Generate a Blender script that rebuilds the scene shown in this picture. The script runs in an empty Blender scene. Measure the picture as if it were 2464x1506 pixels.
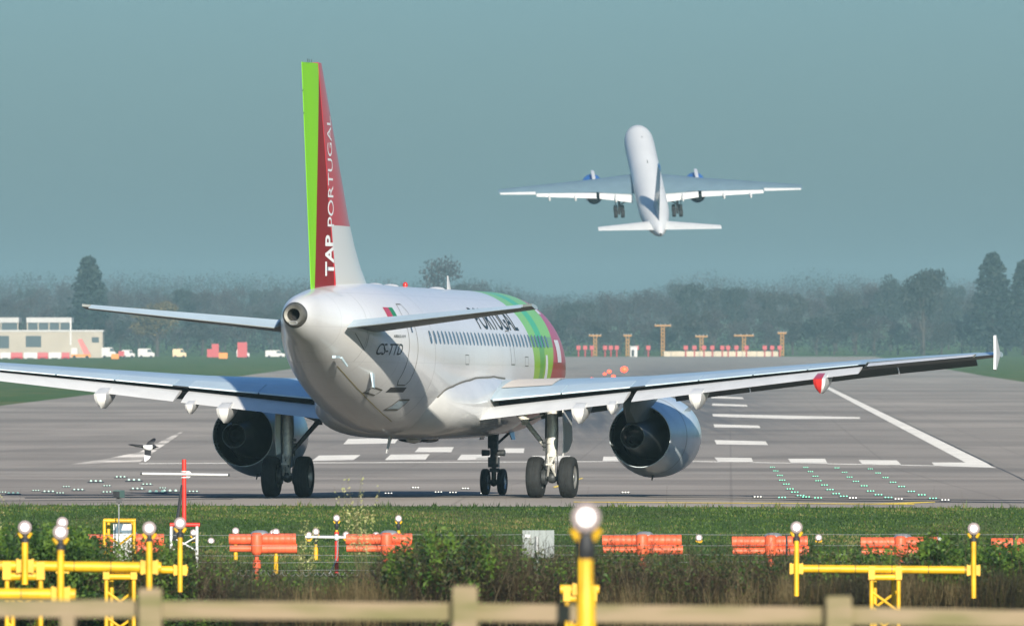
import bpy, bmesh, math, random
import numpy as np
from mathutils import Vector, Matrix

random.seed(7)
RNG = np.random.default_rng(7)
R = math.radians
scene = bpy.context.scene
COL = scene.collection

# ------------------------------------------------------------------ camera, sky, sun, exposure
H0 = 4.35            # camera height above the taxiway
FPX = 26590.0        # focal length in units of a 2464 px wide picture
cam_d = bpy.data.cameras.new("camera")
cam = bpy.data.objects.new("camera", cam_d)
COL.objects.link(cam)
scene.camera = cam
cam.location = (0, 0, H0)
cam.rotation_euler = (R(90) + math.atan(72 / FPX), 0, 0)
cam_d.sensor_fit = 'HORIZONTAL'
cam_d.sensor_width = 36
cam_d.lens = FPX * 36 / 2464
cam_d.clip_start = 1
cam_d.clip_end = 20000
cam_d.dof.use_dof = True
cam_d.dof.focus_distance = 300
cam_d.dof.aperture_fstop = 7.5

SUN = Vector((-0.477, 2.838, -0.90)).normalized()      # the way the light travels
SUN_EL = math.asin(-SUN.z)
SUN_ROT = math.atan2(-SUN.x, -SUN.y)

world = bpy.data.worlds.new("World")
scene.world = world
world.use_nodes = True
nt = world.node_tree
bg = nt.nodes["Background"]
sky = nt.nodes.new("ShaderNodeTexSky")
sky.sky_type = 'NISHITA'
sky.sun_disc = False
sky.sun_elevation = SUN_EL
sky.sun_rotation = SUN_ROT
sky.air_density = 1.0
sky.dust_density = 1.3
sky.ozone_density = 2.0
tint = nt.nodes.new("ShaderNodeMix")
tint.data_type = 'RGBA'
tint.blend_type = 'MULTIPLY'
tint.inputs[0].default_value = 1.0
tint.inputs[7].default_value = (0.34, 0.54, 0.79, 1)
nt.links.new(sky.outputs[0], tint.inputs[6])
nt.links.new(tint.outputs[2], bg.inputs[0])
bg.inputs[1].default_value = 0.11

sun_d = bpy.data.lights.new("sun", 'SUN')
sun_d.energy = 5.0
sun_d.angle = R(0.5)
sun_d.color = (1.0, 0.93, 0.82)
sun = bpy.data.objects.new("sun", sun_d)
COL.objects.link(sun)
sun.location = (60, -60, 80)
sun.rotation_euler = SUN.to_track_quat('-Z', 'Y').to_euler()

vs = scene.view_settings
vs.view_transform = 'Standard'
vs.look = 'None'
vs.exposure = 0.4
vs.gamma = 1.0
vs.use_curve_mapping = False
cy = scene.cycles
cy.use_denoising = True
cy.max_bounces = 6
cy.diffuse_bounces = 2
cy.glossy_bounces = 3
cy.transmission_bounces = 3
cy.volume_bounces = 0
cy.transparent_max_bounces = 8
cy.caustics_reflective = False
cy.caustics_refractive = False
cy.sample_clamp_indirect = 4


# ------------------------------------------------------------------ helpers
def tag(o, label=None, cat=None, group=None, kind=None):
    if label: o["label"] = label
    if cat: o["category"] = cat
    if group: o["group"] = group
    if kind: o["kind"] = kind
    return o


def empty(name, loc=(0, 0, 0), rot=(0, 0, 0), label=None, cat=None, group=None):
    o = bpy.data.objects.new(name, None)
    COL.objects.link(o)
    o.empty_display_size = 0.3
    o.location = loc
    o.rotation_euler = rot
    return tag(o, label, cat, group)


def link(name, me, parent=None, loc=None, rot=None, scale=None):
    o = bpy.data.objects.new(name, me)
    COL.objects.link(o)
    if parent: o.parent = parent
    if loc is not None: o.location = loc
    if rot is not None: o.rotation_euler = rot
    if scale is not None: o.scale = scale
    return o


def perp(d):
    d = d.normalized()
    a = Vector((0, 0, 1)) if abs(d.z) < 0.9 else Vector((1, 0, 0))
    u = d.cross(a).normalized()
    return u, d.cross(u).normalized()


class MB:
    def __init__(self):
        self.v, self.f, self.m = [], [], []

    def face(self, pts, m=0):
        b = len(self.v)
        self.v += [tuple(p) for p in pts]
        self.f.append(tuple(range(b, b + len(pts))))
        self.m.append(m)

    def box(self, c, s, m=0, rot=None):
        b = len(self.v)
        for x in (-.5, .5):
            for y in (-.5, .5):
                for z in (-.5, .5):
                    p = Vector((x * s[0], y * s[1], z * s[2]))
                    if rot is not None: p = rot @ p
                    self.v.append(tuple(p + Vector(c)))
        for q in ((0, 1, 3, 2), (4, 6, 7, 5), (0, 4, 5, 1), (2, 3, 7, 6), (0, 2, 6, 4), (1, 5, 7, 3)):
            self.f.append(tuple(b + i for i in q))
            self.m.append(m)
        return self

    def loft(self, rings, m=0, closed=True, cap0=True, cap1=True):
        n = len(rings[0])
        b = len(self.v)
        for r in rings: self.v += [tuple(p) for p in r]
        for i in range(len(rings) - 1):
            for j in range(n if closed else n - 1):
                k = (j + 1) % n
                mm = m(i, j) if callable(m) else m
                self.f.append((b + i * n + j, b + i * n + k, b + (i + 1) * n + k, b + (i + 1) * n + j))
                self.m.append(mm)
        m0 = m(0, 0) if callable(m) else m
        if cap0:
            self.f.append(tuple(b + j for j in reversed(range(n)))); self.m.append(m0)
        if cap1:
            o = b + (len(rings) - 1) * n
            self.f.append(tuple(o + j for j in range(n))); self.m.append(m0)
        return self

    def tube(self, p0, p1, r0, r1=None, n=12, m=0, caps=True):
        p0, p1 = Vector(p0), Vector(p1)
        if r1 is None: r1 = r0
        u, w = perp(p1 - p0)
        rings = []
        for p, r in ((p0, r0), (p1, r1)):
            rings.append([p + (u * math.cos(a) + w * math.sin(a)) * r for a in [2 * math.pi * k / n for k in range(n)]])
        return self.loft(rings, m, True, caps, caps)

    def path(self, pts, r, n=6, m=0):
        pts = [Vector(p) for p in pts]
        for i in range(len(pts) - 1):
            ra = r[i] if isinstance(r, (list, tuple)) else r
            rb = r[i + 1] if isinstance(r, (list, tuple)) else r
            self.tube(pts[i], pts[i + 1], ra, rb, n, m)
        return self

    def lathe(self, prof, org, axis, n=32, m=0, cap0=False, cap1=False):
        """prof: list of (distance along axis, radius)"""
        org, axis = Vector(org), Vector(axis).normalized()
        u, w = perp(axis)
        rings = [[org + axis * a + (u * math.cos(t) + w * math.sin(t)) * r
                  for t in [2 * math.pi * k / n for k in range(n)]] for a, r in prof]
        return self.loft(rings, m, True, cap0, cap1)

    def ball(self, c, r, n=12, m=0, s=(1, 1, 1)):
        c = Vector(c)
        rings = []
        k = max(5, n // 2)
        for i in range(k + 1):
            t = math.pi * i / k
            rr = max(math.sin(t), 1e-3) * r
            rings.append([c + Vector((rr * math.cos(a) * s[0], rr * math.sin(a) * s[1], -r * math.cos(t) * s[2]))
                          for a in [2 * math.pi * j / n for j in range(n)]])
        return self.loft(rings, m, True, True, True)

    def mesh(self, name, mats, smooth=40):
        me = bpy.data.meshes.new(name)
        me.from_pydata(self.v, [], self.f)
        for mt in (mats if isinstance(mats, (list, tuple)) else [mats]): me.materials.append(mt)
        me.polygons.foreach_set("material_index", self.m)
        bm = bmesh.new(); bm.from_mesh(me)
        bmesh.ops.recalc_face_normals(bm, faces=bm.faces)
        bm.to_mesh(me); bm.free()
        if smooth:
            me.polygons.foreach_set("use_smooth", [True] * len(me.polygons))
            me.set_sharp_from_angle(angle=R(smooth))
        me.update()
        return me

    def build(self, name, mats, parent=None, smooth=40, loc=None, rot=None):
        return link(name, self.mesh(name, mats, smooth), parent, loc, rot)


def np_mesh(name, V, F, mats, midx=None, smooth=False):
    """V n x 3, F m x 3 or m x 4"""
    me = bpy.data.meshes.new(name)
    V = np.asarray(V, np.float32); F = np.asarray(F, np.int32)
    k = F.shape[1]
    me.vertices.add(len(V)); me.vertices.foreach_set("co", V.ravel())
    me.loops.add(F.size); me.loops.foreach_set("vertex_index", F.ravel())
    me.polygons.add(len(F))
    me.polygons.foreach_set("loop_start", np.arange(0, F.size, k, dtype=np.int32))
    me.polygons.foreach_set("loop_total", np.full(len(F), k, np.int32))
    for mt in mats: me.materials.append(mt)
    if midx is not None: me.polygons.foreach_set("material_index", np.asarray(midx, np.int32))
    if smooth: me.polygons.foreach_set("use_smooth", np.ones(len(F), bool))
    me.update(); me.validate()
    return me


def copy_tree(o, parent=None):
    c = o.copy(); COL.objects.link(c)
    if parent: c.parent = parent
    for ch in list(o.children): copy_tree(ch, c)
    return c


# ------------------------------------------------------------------ materials
def mat(name, col, rough=0.5, metal=0.0, spec=0.5, var=0.0, scale=1.0, bump=0.0, bscale=None, coat=0.0,
        emit=None, estr=0.0, col2=None, stretch=(1, 1, 1), detail=6, sub=0.0, lo=0.35, hi=0.65):
    m = bpy.data.materials.new(name)
    m.use_nodes = True
    t = m.node_tree
    b = t.nodes["Principled BSDF"]
    b.inputs["Base Color"].default_value = (*col, 1)
    b.inputs["Roughness"].default_value = rough
    b.inputs["Metallic"].default_value = metal
    b.inputs["Specular IOR Level"].default_value = spec
    b.inputs["Coat Weight"].default_value = coat
    b.inputs["Coat Roughness"].default_value = 0.06
    if emit:
        b.inputs["Emission Color"].default_value = (*emit, 1)
        b.inputs["Emission Strength"].default_value = estr
    if var or col2 or bump:
        tc = t.nodes.new("ShaderNodeTexCoord")
        mp = t.nodes.new("ShaderNodeMapping")
        mp.inputs["Scale"].default_value = stretch
        t.links.new(tc.outputs["Object"], mp.inputs[0])
    if var or col2:
        nz = t.nodes.new("ShaderNodeTexNoise")
        nz.inputs["Scale"].default_value = scale
        nz.inputs["Detail"].default_value = detail
        t.links.new(mp.outputs[0], nz.inputs["Vector"])
        rp = t.nodes.new("ShaderNodeValToRGB")
        c1 = [max(0, c * (1 - var)) for c in col]
        c2 = list(col2) if col2 else [c * (1 + var) for c in col]
        rp.color_ramp.elements[0].position = lo
        rp.color_ramp.elements[1].position = hi
        rp.color_ramp.elements[0].color = (*c1, 1)
        rp.color_ramp.elements[1].color = (*c2, 1)
        t.links.new(nz.outputs["Fac"], rp.inputs[0])
        t.links.new(rp.outputs[0], b.inputs["Base Color"])
    if bump:
        n2 = t.nodes.new("ShaderNodeTexNoise")
        n2.inputs["Scale"].default_value = bscale or scale
        n2.inputs["Detail"].default_value = 4
        t.links.new(mp.outputs[0], n2.inputs["Vector"])
        bp = t.nodes.new("ShaderNodeBump")
        bp.inputs["Strength"].default_value = bump
        bp.inputs["Distance"].default_value = 0.05
        t.links.new(n2.outputs["Fac"], bp.inputs["Height"])
        t.links.new(bp.outputs[0], b.inputs["Normal"])
    return m


class NG:
    """tiny node graph helper"""
    def __init__(self, m):
        self.t = m.node_tree
        self.b = self.t.nodes["Principled BSDF"]

    def math(self, op, a, b=0.0, clamp=False):
        n = self.t.nodes.new("ShaderNodeMath"); n.operation = op; n.use_clamp = clamp
        for i, x in enumerate((a, b)):
            if isinstance(x, (int, float)): n.inputs[i].default_value = x
            else: self.t.links.new(x, n.inputs[i])
        return n.outputs[0]

    def mix(self, f, a, b):
        n = self.t.nodes.new("ShaderNodeMix"); n.data_type = 'RGBA'
        for i, x in ((0, f), (6, a), (7, b)):
            if isinstance(x, (int, float)): n.inputs[i].default_value = x
            elif isinstance(x, tuple): n.inputs[i].default_value = (*x, 1)
            else: self.t.links.new(x, n.inputs[i])
        return n.outputs[2]

    def noise(self, vec, scale, detail=6, stretch=None):
        if stretch:
            mp = self.t.nodes.new("ShaderNodeMapping"); mp.inputs["Scale"].default_value = stretch
            self.t.links.new(vec, mp.inputs[0]); vec = mp.outputs[0]
        n = self.t.nodes.new("ShaderNodeTexNoise")
        n.inputs["Scale"].default_value = scale; n.inputs["Detail"].default_value = detail
        self.t.links.new(vec, n.inputs["Vector"])
        return n.outputs["Fac"]

    def ramp(self, x, lo, hi):
        n = self.t.nodes.new("ShaderNodeMapRange")
        n.inputs[1].default_value = lo; n.inputs[2].default_value = hi
        self.t.links.new(x, n.inputs[0])
        return n.outputs[0]

    def obj(self):
        n = self.t.nodes.new("ShaderNodeTexCoord"); return n.outputs["Object"]

    def sep(self, v):
        n = self.t.nodes.new("ShaderNodeSeparateXYZ"); self.t.links.new(v, n.inputs[0]); return n.outputs


WHITE = (0.80, 0.79, 0.76)
M_white = mat("white_paint", WHITE, 0.28, coat=0.5, var=0.03, scale=0.8)
M_belly = mat("belly_white_paint", (0.74, 0.73, 0.69), 0.3, coat=0.45, var=0.06, scale=1.5)
M_spoiler = mat("spoiler_blue_grey_paint", (0.58, 0.70, 0.74), 0.38, coat=0.1, var=0.05, scale=1.5)
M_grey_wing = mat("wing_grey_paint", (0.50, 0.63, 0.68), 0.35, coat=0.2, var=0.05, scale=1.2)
M_flap = mat("flap_white_paint", (0.78, 0.77, 0.73), 0.4, coat=0.1, var=0.05, scale=1.5)
M_cove = mat("cove_painted_shade", (0.03, 0.035, 0.035), 0.7)  # slot shade painted into the cove colour
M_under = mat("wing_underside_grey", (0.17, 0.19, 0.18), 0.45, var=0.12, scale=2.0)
M_tyre = mat("tyre_rubber", (0.018, 0.02, 0.02), 0.8, var=0.25, scale=6)
M_rim = mat("wheel_metal", (0.5, 0.5, 0.47), 0.35, metal=0.7)
M_strut = mat("gear_strut_paint", (0.72, 0.70, 0.62), 0.3, metal=0.1, var=0.15, scale=8)
M_steel = mat("gear_dark_steel", (0.07, 0.075, 0.075), 0.5, metal=0.4, var=0.3, scale=10)
M_hotmetal = mat("exhaust_metal", (0.10, 0.10, 0.095), 0.42, metal=0.75, var=0.35, scale=3)
M_apu = mat("tailcone_bare_metal", (0.14, 0.135, 0.115), 0.5, metal=0.4, var=0.25, scale=6)
M_black = mat("black_void", (0.006, 0.006, 0.007), 0.8)
M_core = mat("core_cowl_metal", (0.085, 0.095, 0.095), 0.4, metal=0.6, var=0.2, scale=2)
M_nacelle = mat("nacelle_paint", (0.64, 0.72, 0.74), 0.3, coat=0.4, var=0.06, scale=1.6)
M_ink = mat("dark_lettering", (0.02, 0.035, 0.035), 0.5)
M_wtext = mat("white_lettering", (0.82, 0.82, 0.80), 0.4)
M_window = mat("cabin_window_glass", (0.10, 0.115, 0.115), 0.15, coat=0.4)
M_seam = mat("panel_seam", (0.16, 0.15, 0.12), 0.6)
M_redpaint = mat("red_paint", (0.62, 0.035, 0.03), 0.3, coat=0.4)
M_greenpaint = mat("flag_green_paint", (0.02, 0.25, 0.08), 0.4)
M_yellow = mat("yellow_paint", (0.78, 0.44, 0.013), 0.45, var=0.16, scale=5)
M_orange = mat("orange_radome", (0.76, 0.135, 0.05), 0.5, var=0.12, scale=5)
M_redpole = mat("red_pole_paint", (0.72, 0.04, 0.025), 0.45, var=0.08, scale=4)
M_wpaint = mat("white_gloss_pole", (0.70, 0.70, 0.68), 0.4, var=0.06, scale=5)
M_darkplast = mat("dark_plastic", (0.03, 0.032, 0.035), 0.5, var=0.2, scale=9)
M_galv = mat("galvanised_steel", (0.42, 0.43, 0.42), 0.45, metal=0.5, var=0.15, scale=10)
M_lampglass = mat("lamp_glass", (0.24, 0.19, 0.18), 0.2, emit=(1.0, 0.84, 0.78), estr=0.18)
M_lampcore = mat("lamp_filament", (0.9, 0.9, 0.88), 0.2, emit=(1.0, 0.97, 0.90), estr=0.8)
M_greenlens = mat("green_light_lens", (0.05, 0.5, 0.25), 0.3, emit=(0.35, 1.0, 0.66), estr=1.3)
M_palelens = mat("pale_green_lens", (0.45, 0.6, 0.5), 0.4, emit=(0.6, 1.0, 0.8), estr=0.35)
M_whitelens = mat("white_light_lens", (0.7, 0.7, 0.65), 0.3, emit=(1.0, 0.95, 0.8), estr=1.6)
M_redlens = mat("red_light_lens", (0.7, 0.08, 0.03), 0.3, emit=(1.0, 0.045, 0.012), estr=4.5)
M_wood = mat("fence_timber", (0.30, 0.225, 0.135), 0.8, col2=(0.17, 0.155, 0.06), scale=2.2, stretch=(0.7, 1, 4), var=0.0, lo=0.42, hi=0.66)
M_sign = mat("sign_back_grey", (0.27, 0.30, 0.285), 0.6, var=0.1, scale=6)
M_road_white = mat("runway_white_paint", (0.46, 0.437, 0.40), 0.7, var=0.16, scale=0.5, detail=10)
M_worn = mat("worn_white_paint", (0.19, 0.17, 0.15), 0.8, col2=(0.5, 0.46, 0.42), scale=0.35, detail=10, lo=0.40, hi=0.62, stretch=(1, 0.3, 1))
M_road_yellow = mat("taxi_yellow_paint", (0.50, 0.36, 0.05), 0.7, var=0.15, scale=0.6)
for _m in (M_road_white, M_road_yellow, M_worn): _m.node_tree.nodes["Principled BSDF"].inputs["Diffuse Roughness"].default_value = 1.0
M_tar_and_shade = mat("tar_and_crest_shade", (0.045, 0.047, 0.05), 0.7, var=0.2, scale=0.5)  # seam tar, also used for the painted shade line at the crest


# ------------------------------------------------------------------ terrain: height as a function of distance
ST = [(-60, 2.0), (80, 2.0), (95, 1.2), (112, 0.1), (130, -0.4), (160, -0.7), (235, -0.72), (250, -0.6), (265, -0.37), (280, -0.13),
      (290, -0.04), (298, 0.0), (311, 0.0), (316, -0.03), (322, -0.08), (340, -0.22), (380, -0.52), (430, -0.87), (480, -1.22), (520, -1.46),
      (1800, -1.02), (2400, -0.5), (2700, -0.18), (3000, 0.05), (3300, 0.2), (3420, 0.5), (4200, 3.0), (5000, 9.0), (5800, 16.0), (6600, 24.0), (7500, 32.0), (8300, 34.0)]
SY = [a for a, _ in ST]
SZ = [b for _, b in ST]


def zt(y):
    return float(np.interp(y, SY, SZ))


def G(px, py):
    """ground point seen at a place in the 2464 px picture"""
    lo, hi = 120.0, 5000.0
    for _ in range(60):
        mid = 0.5 * (lo + hi)
        if 825 + (H0 - zt(mid)) * FPX / mid > py: lo = mid
        else: hi = mid
    return ((px - 1232) * lo / FPX, lo)


def P(px, py, d):
    return Vector(((px - 1232) * d / FPX, d, H0 - (py - 825) * d / FPX))


def sheet(name, pts, m, dz, parent=None, kind=None):
    """a flat patch draped over the terrain; pts are (x, y)"""
    bm = bmesh.new()
    bm.faces.new([bm.verts.new((x, y, 0)) for x, y in pts])
    ys = [p[1] for p in pts]
    for s in SY:
        if min(ys) < s < max(ys):
            bmesh.ops.bisect_plane(bm, geom=bm.verts[:] + bm.edges[:] + bm.faces[:], plane_co=(0, s, 0), plane_no=(0, 1, 0), dist=1e-4)
    for v in bm.verts: v.co.z = zt(v.co.y) + dz
    bmesh.ops.recalc_face_normals(bm, faces=bm.faces)
    me = bpy.data.meshes.new(name)
    bm.to_mesh(me); bm.free()
    if me.polygons and me.polygons[0].normal.z < 0: me.flip_normals()
    me.materials.append(m)
    o = link(name, me, parent)
    if kind: o["kind"] = kind
    return o


def ground_material():
    m = mat("grass_ground", (0.06, 0.1, 0.03), 0.9, spec=0.1)
    g = NG(m)
    g.b.inputs["Diffuse Roughness"].default_value = 1.0
    o = g.obj()
    n1 = g.noise(o, 0.05, 8, (1, 0.35, 1))
    n2 = g.noise(o, 1.3, 6, (1, 0.5, 1))
    n3 = g.noise(o, 0.22, 5, (1, 0.25, 1))
    c = g.mix(g.ramp(n1, 0.38, 0.62), (0.026, 0.055, 0.010), (0.04, 0.072, 0.014))
    c = g.mix(g.ramp(n3, 0.52, 0.72), c, (0.095, 0.085, 0.035))
    c = g.mix(g.ramp(n2, 0.3, 0.75), g.mix(0.35, c, (0.018, 0.035, 0.008)), c)
    m.node_tree.links.new(c, g.b.inputs["Base Color"])
    return m


def asphalt_material(name, a, b, rub=0.0):
    m = mat(name, a, 0.85, spec=0.25)
    g = NG(m)
    g.b.inputs["Diffuse Roughness"].default_value = 1.0
    o = g.obj()
    x, y, z = g.sep(o)
    n1 = g.noise(o, 0.03, 8, (1, 0.18, 1))
    n2 = g.noise(o, 0.25, 8, (0.5, 0.12, 1))
    n3 = g.noise(o, 6.0, 4)
    n4 = g.noise(o, 0.012, 5, (0.25, 1.6, 1))
    c = g.mix(g.ramp(n1, 0.35, 0.65), a, b)
    c = g.mix(g.math('MULTIPLY', g.ramp(n4, 0.48, 0.64), 0.75), c, tuple(k * 0.5 for k in a))
    c = g.mix(g.math('MULTIPLY', g.ramp(n2, 0.46, 0.68), 0.7), c, tuple(k * 0.7 for k in a))
    c = g.mix(g.math('MULTIPLY', g.ramp(n3, 0.3, 0.7), 0.18), c, tuple(k * 1.25 for k in b))
    u0 = g.math('SUBTRACT', x, g.math('MULTIPLY', y, 0.0197))
    j1 = g.math('LESS_THAN', g.math('FRACT', g.math('MULTIPLY', u0, 1 / 7.5)), 0.012)
    j2 = g.math('LESS_THAN', g.math('FRACT', g.math('MULTIPLY', y, 1 / 22.0)), 0.012)
    c = g.mix(g.math('MULTIPLY', g.math('MAXIMUM', j1, j2), 0.35), c, tuple(k * 0.45 for k in a))
    n5 = g.noise(o, 0.09, 7, (0.6, 0.5, 1))
    c = g.mix(g.math('MULTIPLY', g.ramp(n5, 0.57, 0.64), 0.5), c, tuple(k * 0.6 for k in a))
    if rub:
        # tyre rubber laid down either side of the centreline in the touchdown zone
        u = g.math('SUBTRACT', g.math('SUBTRACT', x, 0.9), g.math('MULTIPLY', g.math('SUBTRACT', y, 530), 0.0197))
        au = g.math('ABSOLUTE', u)
        band = g.ramp(au, 17.0, 5.0)
        ramp_in = g.math('MULTIPLY', g.ramp(y, 540, 780), g.ramp(y, 2700, 1500))
        st = g.noise(o, 0.5, 8, (3.0, 0.02, 1))
        f = g.math('MULTIPLY', g.math('MULTIPLY', band, ramp_in), g.ramp(st, 0.2, 0.62))
        c = g.mix(g.math('MULTIPLY', f, rub), c, (0.045, 0.048, 0.055))
    m.node_tree.links.new(c, g.b.inputs["Base Color"])
    return m


M_ground = ground_material()
M_asphalt = asphalt_material("taxiway_asphalt", (0.155, 0.138, 0.124), (0.188, 0.168, 0.150))
M_runway = asphalt_material("runway_asphalt", (0.146, 0.131, 0.118), (0.178, 0.160, 0.144), rub=0.93)

# ground
gv, gf = [], []
GXS = [-900, -450, -200, -60, -20, 20, 60, 200, 450, 900]
for y, z in ST:
    for x in GXS: gv.append((x, y, z))
n = len(GXS)
for i in range(len(ST) - 1):
    for j in range(n - 1):
        gf.append((i * n + j, i * n + j + 1, (i + 1) * n + j + 1, (i + 1) * n + j))
gme = bpy.data.meshes.new("ground")
gme.from_pydata(gv, [], gf)
gme.materials.append(M_ground)
ground = link("ground", gme)
ground["kind"] = "structure"


def redge(d): return 23.6 + (d - 530) * 0.0197


taxiway = sheet("taxiway", [(-46, 299.0), (-10, 296.5), (60, 286), (70, 285), (70, 1470), (109, 3320), (-40, 3320), (-46, 1000)], M_asphalt, 0.006, kind="structure")
runway = sheet("runway", [(redge(430) - 45.6, 430), (redge(430), 430), (redge(3300), 3300), (redge(3300) - 45.6, 3300)], M_runway, 0.012, kind="structure")

MK = 0.018


def mark(name, pix, m=None, dz=MK, parent=None):
    pts = []
    for (xa, ya), (xb, yb) in zip(pix, pix[1:] + pix[:1]):
        k = max(1, int(math.hypot(xb - xa, (yb - ya) * 3) / 40))
        pts += [G(xa + (xb - xa) * i / k, ya + (yb - ya) * i / k) for i in range(k)]
    return sheet(name, pts, m or M_road_white, dz, parent or runway)


mark("edge_line", [(1932, 905), (1941, 905), (2398, 1126), (2249, 1121), (2242, 1113), (2323, 1113)])
mark("edge_line", [(165, 1118), (335, 1113), (365, 1092), (440, 1040), (434, 1039), (335, 1088), (250, 1105)], M_worn)
mark("threshold_line", [(1655, 1109.2), (2250, 1120), (2250, 1121.6), (1655, 1110.8)])
mark("threshold_line", [(335, 1115), (1655, 1109.0), (1655, 1110.4), (335, 1116.6)])
for pix in ([(1719, 1101), (1808, 1102), (1813, 1114), (1729, 1112)], [(1896, 1104), (1985, 1104), (1992, 1117), (1904, 1115)],
            [(2066, 1107), (2158, 1108), (2170, 1120), (2076, 1118)],
            [(768, 1096), (868, 1095), (850, 1107), (750, 1109)], [(940, 1094), (1034, 1093), (1024, 1106), (926, 1107)],
            [(1110, 1094), (1205, 1094), (1200, 1106), (1100, 1107)], [(1282, 1097), (1372, 1097), (1370, 1109), (1276, 1109)],
            [(1452, 1099), (1540, 1099), (1542, 1111), (1450, 1111)], [(1600, 1100), (1650, 1100), (1655, 1111), (1600, 1111)],
            [(590, 1097), (690, 1096), (672, 1110), (572, 1111)]):
    mark("threshold_stripe", pix)
for pix in ([(1719, 1059), (1842, 1062), (1848, 1071), (1724, 1069)], [(1717, 1021), (1826, 1024), (1830, 1030), (1719, 1028)],
            [(1714, 996), (1895, 1000), (2069, 1004), (2070, 1007.5), (1895, 1008), (1716, 1002)],
            [(1714, 971), (1796, 974), (1799, 978), (1714, 976)], [(1711, 953), (1786, 956), (1790, 960), (1711, 958)],
            [(1725, 938), (1775, 940), (1779, 943.5), (1725, 942.5)],
            [(838, 1056), (960, 1054), (950, 1067), (826, 1069)], [(1008, 1077), (1092, 1076), (1086, 1088), (998, 1088)],
            [(1214, 1079), (1262, 1079), (1260, 1090), (1210, 1090)], [(1148, 1100), (1200, 1100), (1198, 1107), (1144, 1107)]):
    mark("numeral_stroke", pix)
mark("runway_side_seam", [(1947, 905), (1948.5, 905), (2480, 1164), (2480, 1162)], M_tar_and_shade)
mark("crest_shade_line", [(60, 1197.2), (1000, 1194.6), (2480, 1208.5), (2480, 1210.5), (1000, 1195.8), (60, 1199.0)], M_tar_and_shade, 0.012, taxiway)  # shade behind the ground's crest, painted as a dark line
mark("crack_seam", [(1300, 1193.0), (2480, 1203.5), (2480, 1205.0), (1300, 1194.0)], M_tar_and_shade, 0.012, taxiway)
mark("crack_seam", [(0, 1204.5), (560, 1201.0), (560, 1201.7), (0, 1205.6)], M_tar_and_shade, 0.012, taxiway)
mark("guide_line", [(1380, 1207.6), (2200, 1213.0), (2200, 1214.6), (1380, 1208.8)], M_road_yellow, 0.016, taxiway)
mark("guide_line", [(2100, 1212.0), (2250, 1207.5), (2250, 1209.0), (2180, 1212.6)], M_road_yellow, 0.016, taxiway)
mark("guide_line", [(1330, 1172), (1400, 1150), (1404, 1151), (1336, 1174)], M_road_yellow, 0.016, taxiway)

# ------------------------------------------------------------------ the haze between here and the wood
hz = bpy.data.materials.new("haze_air")
hz.use_nodes = True
hz.node_tree.nodes.remove(hz.node_tree.nodes["Principled BSDF"])
pv = hz.node_tree.nodes.new("ShaderNodeVolumePrincipled")
pv.inputs["Color"].default_value = (0.50, 0.80, 0.86, 1)
pv.inputs["Density"].default_value = 0.00011
pv.inputs["Anisotropy"].default_value = 0.0
hz.node_tree.links.new(pv.outputs[0], hz.node_tree.nodes["Material Output"].inputs["Volume"])
hb = MB()
hb.box((0, 4120, 29.5), (1820, 8380, 65.0))
haze = hb.build("haze", hz, smooth=0)
haze["kind"] = "stuff"

# ================================================================== the airliner on the taxiway
# body frame: +Y to the nose, +X starboard, Z up; origin on the ground midway between the main gear legs
FUS = [  # y, centre z, half width, half height
    (-17.00, 4.955, 0.325, 0.345), (-16.7, 4.94, 0.42, 0.45), (-16.2, 4.91, 0.54, 0.585), (-15.2, 4.83, 0.77, 0.76), (-14.0, 4.70, 1.03, 1.0),
    (-12.5, 4.52, 1.33, 1.29), (-11.0, 4.33, 1.575, 1.54), (-9.5, 4.16, 1.755, 1.75), (-8.0, 4.0, 1.88, 1.915),
    (-6.8, 3.9, 1.945, 2.01), (-5.5, 3.84, 1.97, 2.06), (-4.0, 3.82, 1.975, 2.07), (0, 3.82, 1.975, 2.07), (6, 3.82, 1.975, 2.07),
    (10.0, 3.82, 1.975, 2.07), (11.5, 3.80, 1.94, 2.03), (12.8, 3.73, 1.80, 1.89), (14.0, 3.60, 1.52, 1.58),
    (15.0, 3.48, 1.12, 1.15), (15.7, 3.40, 0.70, 0.72), (16.05, 3.37, 0.32, 0.33), (16.12, 3.36, 0.05, 0.05)]
_fy = np.array([f[0] for f in FUS])


def pchip(xs, ys):
    """monotone cubic through the points"""
    h = np.diff(xs); d = np.diff(ys) / h
    m = np.zeros(len(xs)); m[0], m[-1] = d[0], d[-1]
    for i in range(1, len(xs) - 1):
        if d[i - 1] * d[i] > 0:
            w1, w2 = 2 * h[i] + h[i - 1], h[i] + 2 * h[i - 1]
            m[i] = (w1 + w2) / (w1 / d[i - 1] + w2 / d[i])

    def f(x):
        x = min(max(x, xs[0]), xs[-1])
        i = int(min(max(np.searchsorted(xs, x) - 1, 0), len(xs) - 2))
        t = (x - xs[i]) / h[i]
        return float((1 + 2 * t) * (1 - t) ** 2 * ys[i] + t * (1 - t) ** 2 * h[i] * m[i] + t * t * (3 - 2 * t) * ys[i + 1] + t * t * (t - 1) * h[i] * m[i + 1])
    return f


f_c = pchip(_fy, np.array([f[1] for f in FUS]))
f_w = pchip(_fy, np.array([f[2] for f in FUS]))
f_h = pchip(_fy, np.array([f[3] for f in FUS]))


def fus_x(y, z, off=0.0):
    """starboard skin: x for a place along and up the fuselage"""
    c, w, h = f_c(y), f_w(y), f_h(y)
    k = max(-0.985, min(0.985, (z - c) / h))
    s = math.sqrt(1 - k * k)
    return w * s + off * (s + 0.05), z + off * k


def fus_pt(y, z, off=0.006, side=1):
    x, z2 = fus_x(y, z, off)
    return Vector((side * x, y, z2))


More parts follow.
